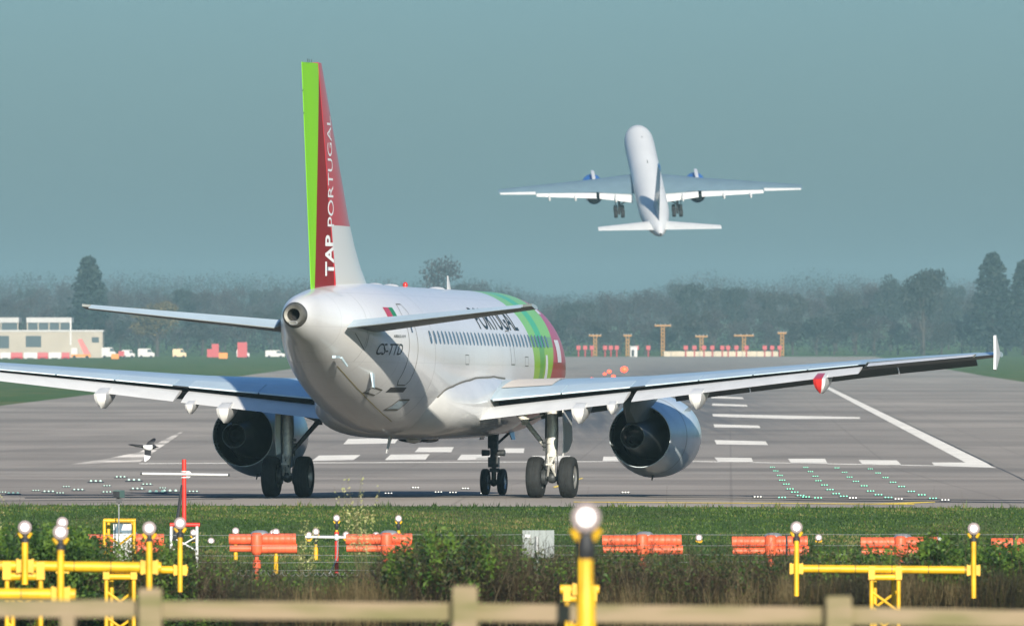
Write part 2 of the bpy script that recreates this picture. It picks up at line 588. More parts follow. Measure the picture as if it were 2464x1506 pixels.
YAW = R(10.8)
PITCH = math.atan((zt(322) - zt(311)) / 11.04)
airliner = empty("airliner", (-2.60, 311.0, 0.012), (0, 0, 0),
                 "white airliner with green and red bands taxiing away on the asphalt", "airliner")
airliner.rotation_euler = (Matrix.Rotation(-YAW, 3, 'Z') @ Matrix.Rotation(PITCH, 3, 'X')).to_euler()


def fuselage_material():
    m = mat("fuselage_paint", WHITE, 0.3, spec=0.35, coat=0.25)
    g = NG(m)
    o = g.obj()
    x, y, z = g.sep(o)
    zz = g.math('SUBTRACT', z, 3.8)

    def ge(b0, k):   # 1 where y is ahead of a slanting line
        return g.math('GREATER_THAN', g.math('SUBTRACT', y, g.math('MULTIPLY', zz, k)), b0)
    n1 = g.noise(o, 0.9, 5)
    n2 = g.noise(o, 1.0, 6, (3.0, 0.5, 0.25))
    c = g.mix(g.ramp(n1, 0.3, 0.7), (0.78, 0.77, 0.74), (0.82, 0.81, 0.785))
    low = g.ramp(z, 3.3, 2.2)
    c = g.mix(g.math('MULTIPLY', g.math('MULTIPLY', g.ramp(n2, 0.42, 0.75), low), 0.35), c, (0.50, 0.47, 0.41))
    def lines(src, per, wid):
        return g.math('LESS_THAN', g.math('FRACT', g.math('MULTIPLY', src, 1 / per)), wid)
    pl = g.math('MAXIMUM', lines(y, 2.13, 0.010), g.math('MULTIPLY', lines(z, 0.93, 0.018), 0.6))
    c = g.mix(g.math('MULTIPLY', pl, 0.28), c, (0.30, 0.29, 0.26))
    soot = g.math('MULTIPLY', g.ramp(y, -15.6, -17.0), g.ramp(n2, 0.25, 0.7))
    c = g.mix(g.math('MULTIPLY', soot, 0.4), c, (0.25, 0.22, 0.17))
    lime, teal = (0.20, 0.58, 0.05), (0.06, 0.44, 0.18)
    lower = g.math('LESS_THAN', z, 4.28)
    belt = g.math('MULTIPLY', g.math('LESS_THAN', z, 4.58), g.math('GREATER_THAN', z, 4.28))  # window-line darkening: shade and reflection painted into the greens
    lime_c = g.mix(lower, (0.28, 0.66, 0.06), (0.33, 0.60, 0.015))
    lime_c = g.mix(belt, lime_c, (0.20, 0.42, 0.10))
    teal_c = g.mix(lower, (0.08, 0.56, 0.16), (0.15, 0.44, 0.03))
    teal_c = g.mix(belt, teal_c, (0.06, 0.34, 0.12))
    red_c = g.mix(g.math('LESS_THAN', z, 3.85), (0.60, 0.03, 0.06), (0.42, 0.02, 0.012))  # pinker above, deeper below: reflection and shade painted into the red
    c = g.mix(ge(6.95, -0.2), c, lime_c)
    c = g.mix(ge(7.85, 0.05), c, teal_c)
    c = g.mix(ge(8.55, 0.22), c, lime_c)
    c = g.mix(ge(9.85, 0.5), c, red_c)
    c = g.mix(ge(13.6, 0.5), c, (0.8, 0.79, 0.76))
    m.node_tree.links.new(c, g.b.inputs["Base Color"])
    return m


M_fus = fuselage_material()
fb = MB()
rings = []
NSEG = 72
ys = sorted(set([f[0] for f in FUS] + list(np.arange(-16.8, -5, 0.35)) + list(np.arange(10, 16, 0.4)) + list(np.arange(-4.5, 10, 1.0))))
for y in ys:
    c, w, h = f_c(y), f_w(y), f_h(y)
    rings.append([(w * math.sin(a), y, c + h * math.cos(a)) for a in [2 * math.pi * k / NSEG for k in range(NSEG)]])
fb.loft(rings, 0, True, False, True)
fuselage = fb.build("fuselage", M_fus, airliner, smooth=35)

# tail cone: bare metal ring and the exhaust of the auxiliary power unit
ab = MB()
ax = Vector((0, -1, 0.03))
oc = Vector((0, -17.0, 4.955))
ab.lathe([(-0.02, 0.335), (0.0, 0.335), (0.16, 0.30), (0.22, 0.25), (0.20, 0.17), (-0.02, 0.155), (-0.5, 0.15)], oc, ax, 40)
apu = ab.build("exhaust_cone", M_apu, fuselage)
ab = MB(); ab.lathe([(-0.30, 0.001), (-0.30, 0.155)], oc, ax, 24)
ab.build("exhaust_throat", M_black, fuselage)
ab = MB()
for a, b in ((-.07, .07),):
    pass
ring = [(0.085 * math.cos(t) * (1.25 if True else 1), 0.045 * math.sin(t)) for t in [2 * math.pi * k / 20 for k in range(20)]]
for i in range(20):
    p, q = ring[i], ring[(i + 1) % 20]
    ab.tube((p[0], -17.215, 4.745 + p[1]), (q[0], -17.215, 4.745 + q[1]), 0.014, n=6)
ab.box((0, -17.20, 4.745), (0.12, 0.03, 0.03))
ab.build("drain_outlet", M_galv, fuselage)


def ribbon(name, pts, w, m=None, parent=None, closed=False, off=0.006, side=1):
    """a thin line on the starboard skin through (y, z) points"""
    b = MB()
    pts = list(pts)
    if closed: pts.append(pts[0])
    dense = []
    for (y0, z0), (y1, z1) in zip(pts, pts[1:]):
        k = max(2, int(math.hypot(y1 - y0, z1 - z0) / 0.12))
        dense += [(y0 + (y1 - y0) * i / k, z0 + (z1 - z0) * i / k) for i in range(k)]
    dense.append(pts[-1])
    prev = None
    for i, (y, z) in enumerate(dense):
        j0, j1 = max(0, i - 1), min(len(dense) - 1, i + 1)
        dy, dz = dense[j1][0] - dense[j0][0], dense[j1][1] - dense[j0][1]
        l = math.hypot(dy, dz) or 1
        ny, nz = -dz / l * w / 2, dy / l * w / 2
        a, c = fus_pt(y + ny, z + nz, off, side), fus_pt(y - ny, z - nz, off, side)
        if prev: b.face([prev[0], prev[1], c, a])
        prev = (a, c)
    return b.build(name, m or M_seam, parent or fuselage, smooth=60)


def patch(name, pts, m, parent=None, off=0.008, cuts=6, side=1):
    """a filled four cornered decal on the starboard skin"""
    b = MB()
    (ya, za), (yb, zb), (yc, zc), (yd, zd) = pts
    grid = []
    for i in range(cuts + 1):
        u = i / cuts
        row = []
        for j in range(cuts + 1):
            v = j / cuts
            y = (ya * (1 - u) + yb * u) * (1 - v) + (yd * (1 - u) + yc * u) * v
            z = (za * (1 - u) + zb * u) * (1 - v) + (zd * (1 - u) + zc * u) * v
            row.append(fus_pt(y, z, off, side))
        grid.append(row)
    for i in range(cuts):
        for j in range(cuts):
            b.face([grid[i][j], grid[i + 1][j], grid[i + 1][j + 1], grid[i][j + 1]])
    return b.build(name, m, parent or fuselage, smooth=60)


def text_geo(body, bold=0.0):
    """flat text outline as vertices (0..1 high) and faces, cut fine enough to bend"""
    cu = bpy.data.curves.new("lettering", 'FONT')
    cu.body = body
    cu.offset = bold
    cu.resolution_u = 4
    ob = bpy.data.objects.new("lettering", cu)
    COL.objects.link(ob)
    dg = bpy.context.evaluated_depsgraph_get()
    me = bpy.data.meshes.new_from_object(ob.evaluated_get(dg))
    bpy.data.objects.remove(ob)
    bm = bmesh.new(); bm.from_mesh(me)
    xs = [v.co.x for v in bm.verts]; zs = [v.co.y for v in bm.verts]
    x0, x1, z0, z1 = min(xs), max(xs), min(zs), max(zs)
    for k in range(1, 5):
        bmesh.ops.bisect_plane(bm, geom=bm.verts[:] + bm.edges[:] + bm.faces[:], plane_co=(0, z0 + (z1 - z0) * k / 5, 0), plane_no=(0, 1, 0), dist=1e-5)
    for v in bm.verts: v.co = ((v.co.x - x0) / (x1 - x0), (v.co.y - z0) / (z1 - z0), 0)
    out = bpy.data.meshes.new("lettering")
    bm.to_mesh(out); bm.free()
    bpy.data.meshes.remove(me)
    return out


def fus_text(body, y0, y1, z0, z1, m, lean=0.0, bold=0.0, zshift=0.0):
    me = text_geo(body, bold)
    for v in me.vertices:
        u, w = v.co.x, v.co.y
        v.co = fus_pt(y0 + (y1 - y0) * u + lean * w * (z1 - z0), z0 + (z1 - z0) * w + zshift * u, 0.008)
    me.materials.append(m)
    return link("lettering", me, fuselage)


fus_text("CS-TTD", -12.4, -10.6, 3.93, 4.24, M_ink, lean=0.3, bold=0.008)
fus_text("PORTUGAL", -0.2, 5.6, 4.72, 5.33, M_ink, bold=0.01)
fus_text("AIRBUS A319", -11.3, -10.3, 4.40, 4.48, M_ink, bold=0.01)
patch("flag_decal", [(-11.45, 4.95), (-10.95, 4.95), (-10.95, 5.22), (-11.45, 5.22)], M_redpaint)
patch("flag_decal", [(-10.95, 4.95), (-10.55, 4.95), (-10.55, 5.22), (-10.95, 5.22)], M_greenpaint)
patch("letter_decal", [(8.6, 3.25), (9.05, 3.25), (9.0, 4.05), (8.7, 4.05)], M_wtext)
patch("letter_decal", [(10.6, 3.85), (11.3, 3.85), (11.3, 4.5), (10.5, 4.5)], M_wtext)
patch("letter_decal", [(10.4, 5.25), (11.0, 5.25), (11.0, 5.5), (10.5, 5.5)], M_wtext)

# cabin windows
yw = -7.75
while yw < 9.4:
    wb = MB()
    wb.face([fus_pt(yw + 0.125 * math.cos(t) * abs(math.cos(t)) ** -0.3 if abs(math.cos(t)) > 1e-6 else yw,
                    4.44 + 0.185 * math.sin(t) * (abs(math.sin(t)) ** -0.3 if abs(math.sin(t)) > 1e-6 else 0), 0.007)
             for t in [2 * math.pi * k / 14 + 0.1 for k in range(14)]])
    wb.build("cabin_window", M_window, fuselage)
    yw += 0.533

# rear service door, overwing exit, hatches and vents on the starboard side
door = ribbon("cabin_door", [(-10.0, 3.25), (-10.0, 5.1), (-9.85, 5.32), (-9.35, 5.32), (-9.2, 5.1), (-9.2, 3.25), (-9.35, 3.12), (-9.85, 3.12)], 0.03, closed=True)
patch("door_sill", [(-10.12, 2.93), (-9.12, 2.93), (-9.12, 3.06), (-10.12, 3.06)], M_steel, door)
patch("door_window", [(-9.68, 4.55), (-9.54, 4.55), (-9.54, 4.75), (-9.68, 4.75)], M_window, door, off=0.01, cuts=2)
exitd = ribbon("overwing_exit", [(3.4, 3.75), (3.4, 4.7), (3.95, 4.7), (3.95, 3.75)], 0.025, closed=True)
ribbon("hatch", [(-8.9, 2.45), (-8.9, 2.72), (-8.25, 2.72), (-8.25, 2.45)], 0.045, closed=True)
patch("hatch_panel", [(-8.85, 2.48), (-8.3, 2.48), (-8.3, 2.69), (-8.85, 2.69)], M_grey_wing)
ribbon("access_panel", [(-11.0, 2.92), (-11.0, 3.06), (-10.4, 2.98), (-10.4, 2.84)], 0.035, closed=True)
for yy in (-3.4, 5.5):
    ribbon("vent_panel", [(yy, 3.72), (yy, 3.98), (yy + 0.5, 3.98), (yy + 0.5, 3.72)], 0.02, closed=True)
ribbon("stabilizer_cutout", [(-14.0, 4.5), (-13.1, 4.05), (-13.1, 4.5)], 0.02)
ribbon("skin_seam", [(-7.4, 2.2), (-7.4, 5.75)], 0.012)
ribbon("skin_seam", [(-13.2, 3.75), (-13.2, 5.6)], 0.01)
ribbon("skin_seam", [(-13.0, 4.86), (-9.0, 4.86)], 0.01)
ribbon("tail_skid_line", [(yy, f_c(yy) - 0.93 * f_h(yy)) for yy in (-13.5, -12.5, -11.5, -10.5, -9.5, -8.5, -7.5)], 0.009, m=mat("yellowed_line", (0.45, 0.36, 0.12), 0.6))
db = MB(); db.loft([[(1.0, -11.9, 3.45), (1.06, -11.9, 3.45), (1.06, -11.6, 3.42), (1.0, -11.6, 3.42)],
                    [(1.10, -12.05, 3.05), (1.13, -12.05, 3.05), (1.13, -11.85, 3.03), (1.10, -11.85, 3.03)]])
db.build("drain_mast", M_grey_wing, fuselage)
db = MB(); db.box((0.62, -14.6, 3.86), (0.10, 0.55, 0.07)); db.tube((0.70, -14.3, 3.84), (0.80, -14.0, 3.62), 0.035, 0.03, 8)
db.build("drain_mast", M_grey_wing, fuselage)
# aerials along the crown
for yy, hh in ((-9.1, 0.46), (4.35, 0.42)):
    b = MB()
    b.loft([[(-0.03, yy - 0.3, 5.80), (0, yy - 0.38, 5.80), (0.03, yy - 0.3, 5.80), (0, yy + 0.3, 5.80)],
            [(-0.012, yy - 0.36, 5.86 + hh), (0, yy - 0.4, 5.86 + hh), (0.012, yy - 0.36, 5.86 + hh), (0, yy - 0.2, 5.86 + hh)]])
    b.build("blade_aerial", M_wpaint, fuselage)
for yy in (-6.4, -4.2, 2.4):
    b = MB(); b.ball((0, yy, 5.87), 0.24, 14, s=(1, 1.5, 0.32)); b.build("dome_aerial", M_wpaint, fuselage)
b = MB(); b.tube((0, -2.1, 5.86), (0, -2.1, 5.92), 0.07, n=12); b.ball((0, -2.1, 5.95), 0.075, 12)
b.build("beacon", M_redpaint, fuselage)

# wing to body fairing
FA = [(-6.6, 1.35, 2.45, 0.5), (-6.2, 1.62, 2.15, 0.75), (-5.0, 1.98, 1.78, 1.0), (-3.5, 2.2, 1.66, 1.22), (-1.5, 2.3, 1.63, 1.4), (1.0, 2.32, 1.63, 1.45), (3.5, 2.28, 1.64, 1.35), (5.0, 2.12, 1.70, 1.1),
      (6.2, 1.85, 1.80, 0.8), (7.2, 1.4, 1.95, 0.45)]
b = MB(); rr = []
for y, w, zb, up in FA:
    zt_ = zb + 0.75 + up
    cz = zb + 0.85
    ring_ = []
    for k in range(48):
        a = 2 * math.pi * k / 48
        ca, sa = math.cos(a), math.sin(a)
        ex = 0.72
        xx = w * math.copysign(abs(sa) ** ex, sa)
        zz_ = cz + (up if ca > 0 else 0.85) * math.copysign(abs(ca) ** (1.0 if ca > 0 else 0.8), ca)
        ring_.append((xx, y, zz_))
    rr.append(ring_)
b.loft(rr)
belly = b.build("belly_fairing", M_belly, airliner, smooth=45)
# the dark sealant line where the fairing meets the skin
b = MB()
pts = []
for t in np.linspace(0, 1, 22):
    y = -6.4 + 9.0 * t
    w = np.interp(y, [f[0] for f in FA], [f[1] for f in FA])
    up = np.interp(y, [f[0] for f in FA], [f[3] for f in FA]); zb = np.interp(y, [f[0] for f in FA], [f[2] for f in FA])
    best = None
    for a in np.linspace(0.15, 2.6, 160):
        ca, sa = math.cos(a), math.sin(a)
        xx = w * abs(sa) ** 0.72
        z_ = zb + 0.85 + (up if ca > 0 else 0.85) * math.copysign(abs(ca) ** (1.0 if ca > 0 else 0.8), ca)
        k = (z_ - f_c(y)) / f_h(y)
        fx = f_w(y) * math.sqrt(max(0, 1 - k * k)) if abs(k) < 1 else 0
        if xx >= fx and z_ < 3.9:
            best = (xx, y, z_); break
    if best: pts.append((best[0] + 0.01, best[1], best[2] + 0.01))
if len(pts) > 2:
    b.path(pts, 0.022, 6)
    b.build("sealant_line", M_seam, belly)
for yy, s in ((-2.4, (0.2, 0.5, 0.12)), (0.6, (0.45, 0.5, 0.10)), (2.8, (0.3, 0.6, 0.10))):
    b = MB(); b.ball((0.3 * (1 if yy < 0 else -1), yy, 1.63), 1.0, 12, s=s); b.build("belly_blister", M_steel if yy > 0 and yy < 1 else M_belly, belly)
b = MB(); b.loft([[(-0.02, -4.3, 1.74), (0.02, -4.3, 1.74), (0.02, -3.9, 1.74), (-0.02, -3.9, 1.74)], [(-0.01, -4.75, 1.25), (0.01, -4.75, 1.25), (0.01, -4.6, 1.25), (-0.01, -4.6, 1.25)]])
b.build("belly_aerial", M_wpaint, belly)


# ---------------------------------------------------------------- wings
def foil(n=14, t=0.12, camber=0.018):
    xs = [0.5 * (1 - math.cos(math.pi * i / n)) for i in range(n + 1)]

    def th(x): return 5 * t * (0.2969 * math.sqrt(x) - 0.126 * x - 0.3516 * x ** 2 + 0.2843 * x ** 3 - 0.1036 * x ** 4)

    def cb(x): return camber * 4 * x * (1 - x)
    return xs, th, cb


WS = [  # |x|, LE y, TE y of the clean wing, z of the chord line at the quarter chord, incidence
    (1.6, 5.05, -1.95, 2.68, 2.2), (6.4, 2.55, -2.05, 3.08, 1.3), (13.2, -1.0, -3.55, 3.70, 0.5), (17.0, -2.95, -4.45, 3.98, -0.2)]
_wx = [w[0] for w in WS]


def wing_at(x):
    le, te, z, inc = (np.interp(x, _wx, [w[i] for w in WS]) for i in (1, 2, 3, 4))
    return float(le), float(te), float(z), R(float(inc))


def wing_pt(x, cx, dz, side):
    """point at chord fraction cx and dz (in chords) above the chord line"""
    le, te, z, inc = wing_at(x)
    c = le - te
    u = (cx - 0.25) * c
    w = dz * c
    return Vector((side * x, le - 0.25 * c - u * math.cos(inc) - w * math.sin(inc) * 0, z - u * math.sin(inc) + w))


def wing_loft(stations, poly, side, m=0, mfun=None):
    rings = []
    for x in stations:
        rings.append([wing_pt(x, cx, dz, side) for cx, dz in poly])
    return rings


def box_poly(xe_u, xe_l, t):
    """closed wing section whose upper skin ends at xe_u and lower skin at xe_l"""
    xs, th, cb = foil(t=t)
    up = [x for x in xs if x < xe_u - 0.02] + [xe_u]
    lo = [x for x in xs if 0 < x < xe_l - 0.02] + [xe_l]
    p = [(x, cb(x) + th(x)) for x in reversed(up)] + [(x, cb(x) - th(x)) for x in lo]
    # the cove between the two skins
    p.append((xe_l + 0.005, cb(xe_l) + th(xe_l) * 0.62))
    p.append((xe_u - 0.004, cb(xe_u) + th(xe_u) - 0.008))
    return p, len(up), len(lo)


def flap_ring(x, side, c0, cl, drop, defl, tk=0.16, n=9):
    """a flap section: c0 its nose at this chord fraction, cl its length in metres, drop below the wing"""
    le, te, z, inc = wing_at(x)
    c = le - te
    nose = wing_pt(x, c0, 0, side) + Vector((0, 0, drop))
    xs = [0.5 * (1 - math.cos(math.pi * i / n)) for i in range(n + 1)]
    d = R(defl) + inc

    def tt(u): return tk * 5 * (0.2969 * math.sqrt(u) - 0.126 * u - 0.3516 * u ** 2 + 0.2843 * u ** 3 - 0.1015 * u ** 4) * 0.5
    pts = [(u, tt(u) * 1.25) for u in reversed(xs)] + [(u, -tt(u) * 0.75) for u in xs[1:]]
    out = []
    for u, w in pts:
        a, b2 = u * cl, w * cl
        out.append(nose + Vector((0, -a * math.cos(d) - b2 * math.sin(d), -a * math.sin(d) + b2 * math.cos(d))))
    return out


def make_wing(side):
    b = MB()
    poly, nu, nl = box_poly(0.90, 0.72, 0.115)
    st = [1.4, 2.2, 3.2, 4.2, 5.3, 6.4, 8.0, 9.6, 11.2, 12.6, 13.2]

    def mi(i, j): return 0 if j < nu - 1 else (1 if j < nu + nl - 2 else 2)
    b.loft([[wing_pt(x, cx, dz * np.interp(x, [1.4, 6.4, 13.2], [1.25, 1.05, 0.95]), side) for cx, dz in poly] for x in st], mi, True, True, True)
    poly2, nu2, nl2 = box_poly(0.78, 0.76, 0.108)

    def mi2(i, j): return 0 if j < nu2 - 1 else 1
    b.loft([[wing_pt(x, cx, dz, side) for cx, dz in poly2] for x in (13.23, 14.4, 15.6, 16.4)], mi2, True, True, True)
    xs, th, cb = foil(t=0.10)
    pt = [(x, cb(x) + th(x)) for x in reversed(xs)] + [(x, cb(x) - th(x)) for x in xs[1:-1]]
    b.loft([[wing_pt(x, cx, dz, side) for cx, dz in pt] for x in (16.42, 17.0)], lambda i, j: 0 if j < 14 else 1, True, True, True)
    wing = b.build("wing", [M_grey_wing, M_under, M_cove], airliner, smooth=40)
    # spoiler panels along the upper trailing edge
    for xa, xb in ((2.35, 4.3), (4.35, 6.3), (6.75, 8.3), (8.35, 9.9), (9.95, 11.5), (11.55, 13.0)):
        s = MB()
        rr = []
        for x in (xa, (xa + xb) / 2, xb):
            k = np.interp(x, [1.4, 6.4, 13.2], [1.25, 1.05, 0.95])
            _, th2, cb2 = foil(t=0.115)
            row = [wing_pt(x, cx, (cb2(cx) + th2(cx)) * k + 0.003, side) for cx in (0.70, 0.78, 0.86, 0.905)]
            low = [wing_pt(x, cx, (cb2(cx) + th2(cx)) * k - 0.004, side) for cx in (0.905, 0.70)]
            rr.append(row + low)
        s.loft(rr)
        s.build("spoiler", M_spoiler, wing, smooth=30)
    # flaps run out on their tracks
    for xa, xb, la, lb in ((2.15, 6.30, 1.30, 1.22), (6.52, 13.12, 1.20, 0.80)):
        s = MB()
        n = 5
        s.loft([flap_ring(xa + (xb - xa) * i / n, side, 0.875, la + (lb - la) * i / n, np.interp(xa + (xb - xa) * i / n, [2, 6.4, 13.2], [-0.065, -0.05, -0.03]), 13) for i in range(n + 1)], 0)
        fl = s.build("flap", M_flap, wing, smooth=40)
    # aileron
    s = MB()
    s.loft([flap_ring(x, side, 0.785, 0.235 * (wing_at(x)[0] - wing_at(x)[1]), 0.055, 8, tk=0.14) for x in (13.3, 14.8, 16.35)], 0)
    s.build("aileron", M_flap, wing, smooth=40)
    # slats drooped ahead of the leading edge
    for xa, xb in ((2.6, 4.9), (6.9, 9.2), (9.25, 11.5), (11.55, 13.8), (13.85, 16.2)):
        s = MB()
        rr = []
        for x in (xa, (xa + xb) / 2, xb):
            le, te, z, inc = wing_at(x)
            c = le - te
            ln = 0.17 * c + 0.12
            nose = Vector((side * x, le + 0.02 * c + 0.17, z - 0.25 * 0 - 0.10 - 0.055 * c))
            sec = [(-0.0, 0.0), (0.06, 0.10), (0.25, 0.20), (0.6, 0.24), (1.0, 0.19), (0.6, 0.10), (0.3, -0.02), (0.08, -0.10)]
            rr.append([nose + Vector((0, -u * ln, w * ln + 0.14 * u * ln)) for u, w in sec])
        s.loft(rr)
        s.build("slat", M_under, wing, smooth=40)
    # flap track fairings: boat shaped, blunt stern under the flap's trailing edge
    for x, red, sc in ((5.05, False, 0.88), (6.0, False, 0.56), (8.45, False, 0.88), (12.05, True, 0.86)):
        if x < 6.3: la, lb, xa, xb = 1.30, 1.22, 2.15, 6.30
        else: la, lb, xa, xb = 1.20, 0.80, 6.52, 13.12
        fr_ = flap_ring(x, side, 0.875, la + (lb - la) * (x - xa) / (xb - xa), np.interp(x, [2, 6.4, 13.2], [-0.065, -0.05, -0.03]), 13)
        te_ = min(fr_, key=lambda p: p.y)
        y0 = te_.y - 0.36
        zt0 = te_.z - 0.03
        s = MB()
        secs = []
        for dz, w, ya, yb in ((0.20, 0.17, 0.75, 2.6), (0.03, 0.19, 0.06, 2.5), (0.0, 0.20, -0.02, 2.4), (-0.15, 0.185, 0.0, 2.0), (-0.28, 0.14, 0.06, 1.6), (-0.38, 0.085, 0.15, 1.2), (-0.46, 0.015, 0.25, 0.9)):
            w, ya, yb, dz = w * sc, ya * sc, yb * sc, dz * sc
            X0 = side * x
            secs.append([(X0 - w, y0 + ya + 0.04, zt0 + dz), (X0 - w * .5, y0 + ya, zt0 + dz), (X0 + w * .5, y0 + ya, zt0 + dz), (X0 + w, y0 + ya + 0.04, zt0 + dz), (X0 + w * 1.04, y0 + ya + (yb - ya) * .3, zt0 + dz),
                         (X0 + w * .8, y0 + ya + (yb - ya) * .7, zt0 + dz), (X0, y0 + yb, zt0 + dz), (X0 - w * .8, y0 + ya + (yb - ya) * .7, zt0 + dz), (X0 - w * 1.04, y0 + ya + (yb - ya) * .3, zt0 + dz)])
        rp = red and side > 0
        s.loft(secs, (lambda i, j: 1 if j in (0, 1) else 0) if rp else 0)
        ob = s.build("flap_track_fairing", [M_flap, M_redpaint], wing, smooth=24)
        if rp: ob["label"] = "flap track fairing with a red painted end"
    # tip fence
    s = MB()
    xt = 17.03
    le, te, z, inc = wing_at(17.0)
    zc = z + 0.02
    out = [(te + 0.45, zc), (te - 0.30, zc + 0.52), (te - 0.42, zc + 0.50), (te - 0.36, zc), (te - 0.42, zc - 0.42), (te - 0.28, zc - 0.44)]
    s.loft([[(side * (xt - 0.02), y, z_) for y, z_ in out], [(side * (xt + 0.05), y, z_) for y, z_ in out]])
    s.build("wingtip_fence", M_wpaint, wing, smooth=20)
    return wing


wing_r = make_wing(1)
wing_l = make_wing(-1)
# walkway patch at the starboard wing root
b = MB()
for i in range(6):
    xa, xb = 2.3 + i * 0.25, 2.3 + (i + 1) * 0.25
    _, th2, cb2 = foil(t=0.115)
    for ca, cb_ in ((0.30, 0.45), (0.45, 0.58), (0.58, 0.68)):
        b.face([wing_pt(x, cx, (cb2(cx) + th2(cx)) * np.interp(x, [1.4, 6.4], [1.25, 1.05]) + 0.003, 1) for x, cx in ((xa, ca), (xb, ca), (xb, cb_), (xa, cb_))])
b.build("walkway_panel", mat("walkway_cream", (0.78, 0.70, 0.60), 0.6), wing_r)


# ---------------------------------------------------------------- engines
def make_engine(side):
    cx, cz = side * 5.75, 1.72
    root = None
    b = MB()
    prof = [(7.35, 0.86), (7.42, 0.90), (7.40, 0.97), (7.2, 1.05), (6.8, 1.12), (6.0, 1.175), (5.2, 1.18), (4.4, 1.10), (3.6, 0.97), (3.05, 0.885), (3.05, 0.865), (3.5, 0.88), (4.3, 0.93), (5.3, 0.9)]
    b.lathe([(a, r) for a, r in prof], (cx, 0, cz), (0, 1, 0), 56)
    nac = b.build("engine", M_nacelle, airliner, smooth=40)
    b = MB(); b.lathe([(3.06, 0.866), (3.5, 0.882), (4.3, 0.92), (5.2, 0.9), (5.2, 0.01)], (cx, 0, cz), (0, 1, 0), 48)
    b.build("fan_duct", M_black, nac, smooth=40)
    b = MB(); b.lathe([(5.2, 0.66), (4.2, 0.64), (3.3, 0.56), (2.5, 0.44), (1.86, 0.345), (1.86, 0.325), (2.6, 0.36)], (cx, 0, cz), (0, 1, 0), 44)
    b.build("core_cowl", M_core, nac, smooth=40)
    b = MB(); b.lathe([(1.87, 0.326), (2.6, 0.37), (2.6, 0.01)], (cx, 0, cz), (0, 1, 0), 32)
    b.build("exhaust_nozzle", M_black, nac, smooth=40)
    b = MB(); b.lathe([(2.6, 0.22), (2.2, 0.19), (1.85, 0.11), (1.60, 0.01)], (cx, 0, cz), (0, 1, 0), 24, cap1=True)
    b.build("exhaust_plug", M_hotmetal, nac, smooth=50)
    # pylon
    b = MB()
    secs = []
    for y, zl, zu, w in ((1.1, 2.45, 2.8, 0.10), (1.7, 2.1, 2.85, 0.24), (2.5, 2.15, 2.95, 0.30), (3.4, 2.1, 3.0, 0.32), (4.5, 2.6, 3.05, 0.28), (5.6, 2.75, 2.98, 0.06)):
        secs.append([(cx - w * 0.55, y, zl), (cx + w * 0.55, y, zl), (cx + w, y, zl + (zu - zl) * 0.5), (cx + w, y, zu), (cx - w, y, zu), (cx - w, y, zl + (zu - zl) * 0.5)])
    b.loft(secs)
    b.build("pylon", M_under, nac, smooth=30)
    # strake and drain mast
    b = MB(); a = R(38)
    d = Vector((math.cos(a) * 1.0, 0, math.sin(a)))
    c0 = Vector((cx, 0, cz))
    b.loft([[c0 + d * 1.14 + Vector((0, 5.0, 0)), c0 + d * 1.14 + Vector((0.02, 5.0, 0.02)), c0 + d * 1.14 + Vector((0.02, 6.2, 0.02)), c0 + d * 1.14 + Vector((0, 6.2, 0))],
            [c0 + d * 1.34 + Vector((0, 4.95, 0)), c0 + d * 1.34 + Vector((0.01, 4.95, 0.01)), c0 + d * 1.34 + Vector((0.01, 5.5, 0.01)), c0 + d * 1.34 + Vector((0, 5.5, 0))]])
    b.build("strake", M_nacelle, nac, smooth=0)
    b = MB(); b.tube((cx + 0.1, 4.6, cz - 1.10), (cx + 0.1, 4.45, cz - 1.24), 0.03, 0.02, 8)
    b.build("drain_mast", M_steel, nac)
    # seams of the cowl
    for yy in (4.45,):
        b = MB(); b.lathe([(yy - 0.012, 1.108), (yy + 0.012, 1.112)], (cx, 0, cz), (0, 1, 0), 56); b.build("cowl_seam", M_seam, nac)
    return nac


make_engine(1); make_engine(-1)


# ---------------------------------------------------------------- landing gear
def tyre_profile(r, w):
    return [(-w * .42, r * .56), (-w * .5, r * .68), (-w * .5, r * .80), (-w * .46, r * .91), (-w * .36, r * .975), (-w * .2, r), (-w * .19, r * .985), (-w * .17, r),
            (-w * .03, r * 1.003), (-w * .02, r * .985), (w * .02, r * .985), (w * .03, r * 1.003), (w * .17, r), (w * .19, r * .985), (w * .2, r),
            (w * .36, r * .975), (w * .46, r * .91), (w * .5, r * .80), (w * .5, r * .68), (w * .42, r * .56)]


def add_wheel(parent, c, r, w):
    b = MB(); b.lathe(tyre_profile(r, w), c, (1, 0, 0), 44)
    ty = b.build("tyre", M_tyre, parent, smooth=35)
    b = MB(); b.lathe([(-w * .40, 0.02), (-w * .40, r * .2), (-w * .28, r * .25), (-w * .26, r * .48), (-w * .42, r * .575), (w * .42, r * .575), (w * .26, r * .48), (w * .28, r * .25), (w * .42, r * .2), (w * .42, 0.02)], c, (1, 0, 0), 28)
    b.build("wheel_rim", M_rim, parent, smooth=30)


